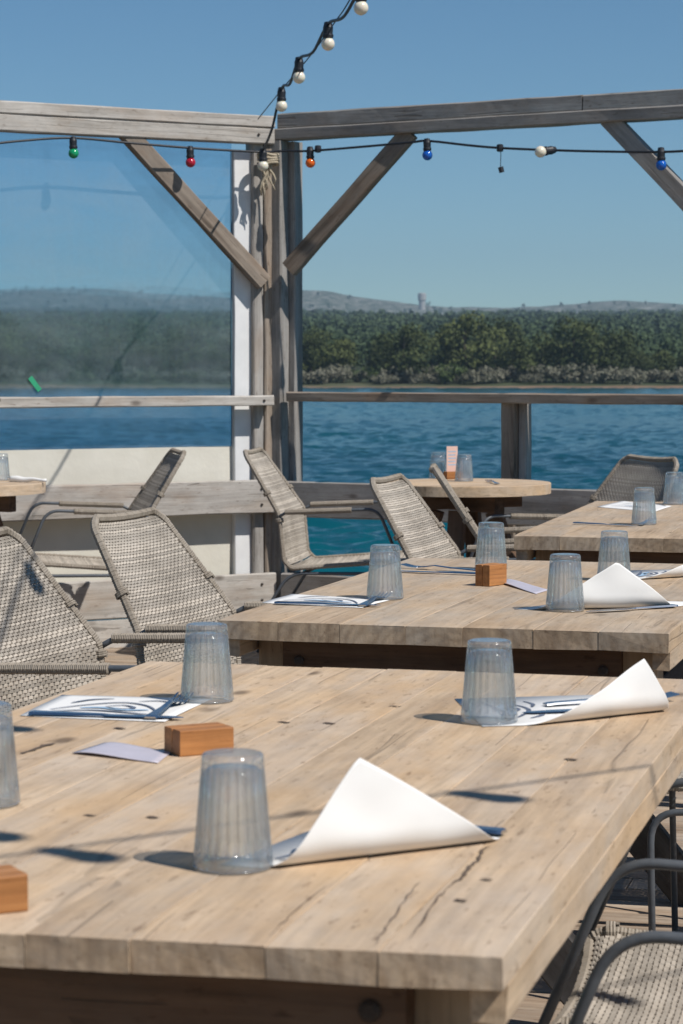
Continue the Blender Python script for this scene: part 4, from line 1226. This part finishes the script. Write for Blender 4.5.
xs_ = -66.0
while xs_ < 66:
    spots.append((xs_, 262 + rng.uniform(-4, 7))); xs_ += rng.uniform(4.0, 8.5)
for i, (x, y) in enumerate(spots):
    a = int(rng.integers(0, 5)); 
    o = protos[a] if a not in firstuse else copy_tree(protos[a]); firstuse.add(a)
    o.location = (x, y, terrain_h(x, y) - 0.1); o.rotation_euler = (0, 0, rng.random() * 6.28)
    s = rng.uniform(0.62, 1.38) * (1.0 if y < 255 else 1.05); o.scale = (s, s, s * rng.uniform(0.9, 1.1))
    tag(o, 'dark green %s in the %s of trees on the far shore' % (kinds[a], 'front row' if y < 255 else 'second row'), 'tree', 'pines on the far shore: %s, %s' % (kinds[a], 'front row' if y < 255 else 'second row'))
for a, p in enumerate(protos):
    if a not in firstuse:
        for c in list(p.children): bpy.data.objects.remove(c)
        bpy.data.objects.remove(p)

def make_bush(mat, n=900):
    cs = rng.normal(size=(12, 3)) * np.array([0.9, 0.7, 0.25]) + np.array([0, 0, 0.7]); rs = np.tile(np.array([[0.6, 0.6, 0.45]]), (12, 1))
    v, r = leaf_cloud(cs, rs, n, 0.09); v[:, 2] = np.maximum(v[:, 2], -0.1)
    return mesh_quads('shore_bush', v, r, mat)
bp = [make_bush(M['scrub']), make_bush(M['scrub']), make_bush(M['scrub_green'])]
bk = ['grey leafless-looking bush', 'pale grey twiggy bush', 'bright green bush']
firstb = set(); x = -52.0
while x < 52:
    a = int(rng.choice([0, 1, 0, 1, 2])); y = 240.5 + rng.uniform(-1.5, 3.0)
    o = bp[a] if a not in firstb else bp[a].copy()
    if a in firstb: COL.objects.link(o)
    firstb.add(a)
    s = rng.uniform(0.8, 1.5); o.location = (x, y, terrain_h(x, y) - 0.05); o.scale = (s * 1.2, s, s * rng.uniform(0.7, 1.1)); o.rotation_euler = (0, 0, rng.random() * 6.28)
    tag(o, bk[a] + ' in the low scrub along the far shore', 'bush', 'bushes along the far shore: ' + bk[a])
    x += rng.uniform(0.9, 2.2) if noise.noise(Vector((x * 0.09, 5.5, 0))) > -0.08 else rng.uniform(3.0, 6.0)

# far forest as one mass
Vs = []; Rs = []
def scatter(n, y0, y1, quads, size, hmin, hmax):
    for _ in range(n):
        y = math.sqrt(rng.uniform(y0 * y0, y1 * y1)); x = rng.uniform(-1, 1) * (0.165 * y + 12)
        if y > 500 and noise.noise(Vector((x * 0.012, y * 0.006, 3.1))) > 0.38: continue
        if y > 1330 and (x / y > 0.082 + 0.012 * noise.noise(Vector((y * 0.01, 2, 2))) or (y > 1560 and -0.03 < x / y < 0.03)) and rng.random() < 0.62: continue
        z = terrain_h(x, y); h = rng.uniform(hmin, hmax); w = h * rng.uniform(0.7, 1.1)
        cs = np.array([(x + rng.normal() * w * .16, y + rng.normal() * w * .16, z + h * f) for f in (0.3, 0.5, 0.65, 0.8)])
        rs = np.array([[w * .42, w * .42, h * .25], [w * .45, w * .45, h * .25], [w * .36, w * .36, h * .22], [w * .22, w * .22, h * .18]])
        v, r = leaf_cloud(cs, rs, quads, size)
        Vs.append(v); Rs.append(np.clip(r * 0.5 + rng.random() * 0.5, 0, 1))
scatter(420, 268, 420, 300, 0.22, 3.2, 5.2)
scatter(1300, 420, 800, 120, 0.36, 3.6, 6.0)
scatter(3000, 800, 1780, 60, 0.6, 4.0, 6.5)
scatter(260, 1780, 2350, 40, 0.7, 3.0, 5.0)
o = mesh_quads('forest', np.concatenate(Vs), np.concatenate(Rs), M['leaf_far']); tag(o, kind='stuff')
o['label'] = 'dark pine forest covering the hillside across the water'

# water tower on the ridge
tp = at_y(422, 304, 2250); zt = terrain_h(tp.x, 2250)
wt = empty('water_tower', (tp.x, 2250, zt - 1), 0, 'tiny pale water tower on the far ridge', 'tower')
hT = at_y(422, 293, 2250).z - zt + 1
m = MB(); m.lathe([(3.2, 0), (3.0, hT * 0.4), (3.0, hT * 0.62)], 16); m.build('shaft', M['concrete'], wt)
m = MB(); m.lathe([(3.1, hT * 0.55), (3.9, hT * 0.6), (3.9, hT * 0.95), (3.4, hT), (0.5, hT * 1.02)], 20); m.build('tank', M['concrete'], wt)

# ------------------------------------------------------------------ haze
m = MB()
X, Y0, Y1, z0, z1 = 1100, -80, 3000, -60, 140
m.add([(x, y, z) for z in (-4.5, z1) for y in (Y0, Y1) for x in (-X, X)], [(0, 2, 3, 1), (4, 5, 7, 6), (0, 1, 5, 4), (2, 6, 7, 3), (0, 4, 6, 2), (1, 3, 7, 5)])
hm, nt, b, N, L = new_mat('air_haze'); N.remove(b)
pv = N.new('ShaderNodeVolumePrincipled'); pv.inputs['Color'].default_value = (0.60, 0.80, 1.0, 1); pv.inputs['Density'].default_value = 0.00026; pv.inputs['Anisotropy'].default_value = 0.2
L.new(pv.outputs[0], N['Material Output'].inputs['Volume'])
o = m.build('haze', hm); tag(o, kind='stuff'); o['label'] = 'thin blue haze over the water and hills'

# ------------------------------------------------------------------ light, sky, camera
w = bpy.data.worlds.new('World'); scene.world = w; w.use_nodes = True
nt = w.node_tree; bg = nt.nodes['Background']
sky = nt.nodes.new('ShaderNodeTexSky'); sky.sky_type = 'NISHITA'; sky.sun_disc = False
elev = math.atan2(1.0, math.hypot(SUN.x, SUN.y)); sky.sun_elevation = elev; sky.sun_rotation = math.atan2(SUN.x, SUN.y)
sky.altitude = 2500; sky.air_density = 1.0; sky.dust_density = 0.0; sky.ozone_density = 2.0
hs = nt.nodes.new('ShaderNodeHueSaturation'); hs.inputs['Saturation'].default_value = 1.15; nt.links.new(sky.outputs[0], hs.inputs['Color']); tint = mixc(nt, 1.0, hs.outputs[0], (0.80, 1.0, 1.02), 'MULTIPLY'); nt.links.new(tint, bg.inputs[0]); bg.inputs[1].default_value = 0.073
sl = bpy.data.lights.new('sun', 'SUN'); sl.energy = 4.6; sl.angle = math.radians(0.53); sl.color = (1.0, 0.955, 0.89)
so = bpy.data.objects.new('sun', sl); COL.objects.link(so); so.rotation_euler = (SUN).to_track_quat('Z', 'Y').to_euler(); so.location = (3, -3, 8)

cam = bpy.data.cameras.new('camera'); co = bpy.data.objects.new('camera', cam); COL.objects.link(co)
co.location = (0, 0, CZ); co.rotation_euler = (PI / 2 - PITCH, 0, 0)
cam.sensor_fit = 'VERTICAL'; cam.sensor_height = 36.0; cam.sensor_width = 24.0; cam.lens = F / 1024 * 36.0
cam.clip_start = 0.05; cam.clip_end = 8000
cam.dof.use_dof = True; cam.dof.focus_distance = 4.9; cam.dof.aperture_fstop = 16.0
scene.camera = co
scene.view_settings.view_transform = 'Standard'; scene.view_settings.look = 'None'; scene.view_settings.exposure = 0.10; scene.view_settings.gamma = 1.0
cy = scene.cycles
cy.use_denoising = True
try: cy.denoiser = 'OPENIMAGEDENOISE'
except Exception: pass
cy.max_bounces = 10; cy.transparent_max_bounces = 24; cy.transmission_bounces = 10; cy.volume_bounces = 0
cy.caustics_reflective = False; cy.caustics_refractive = False
cy.use_adaptive_sampling = True; cy.adaptive_threshold = 0.01
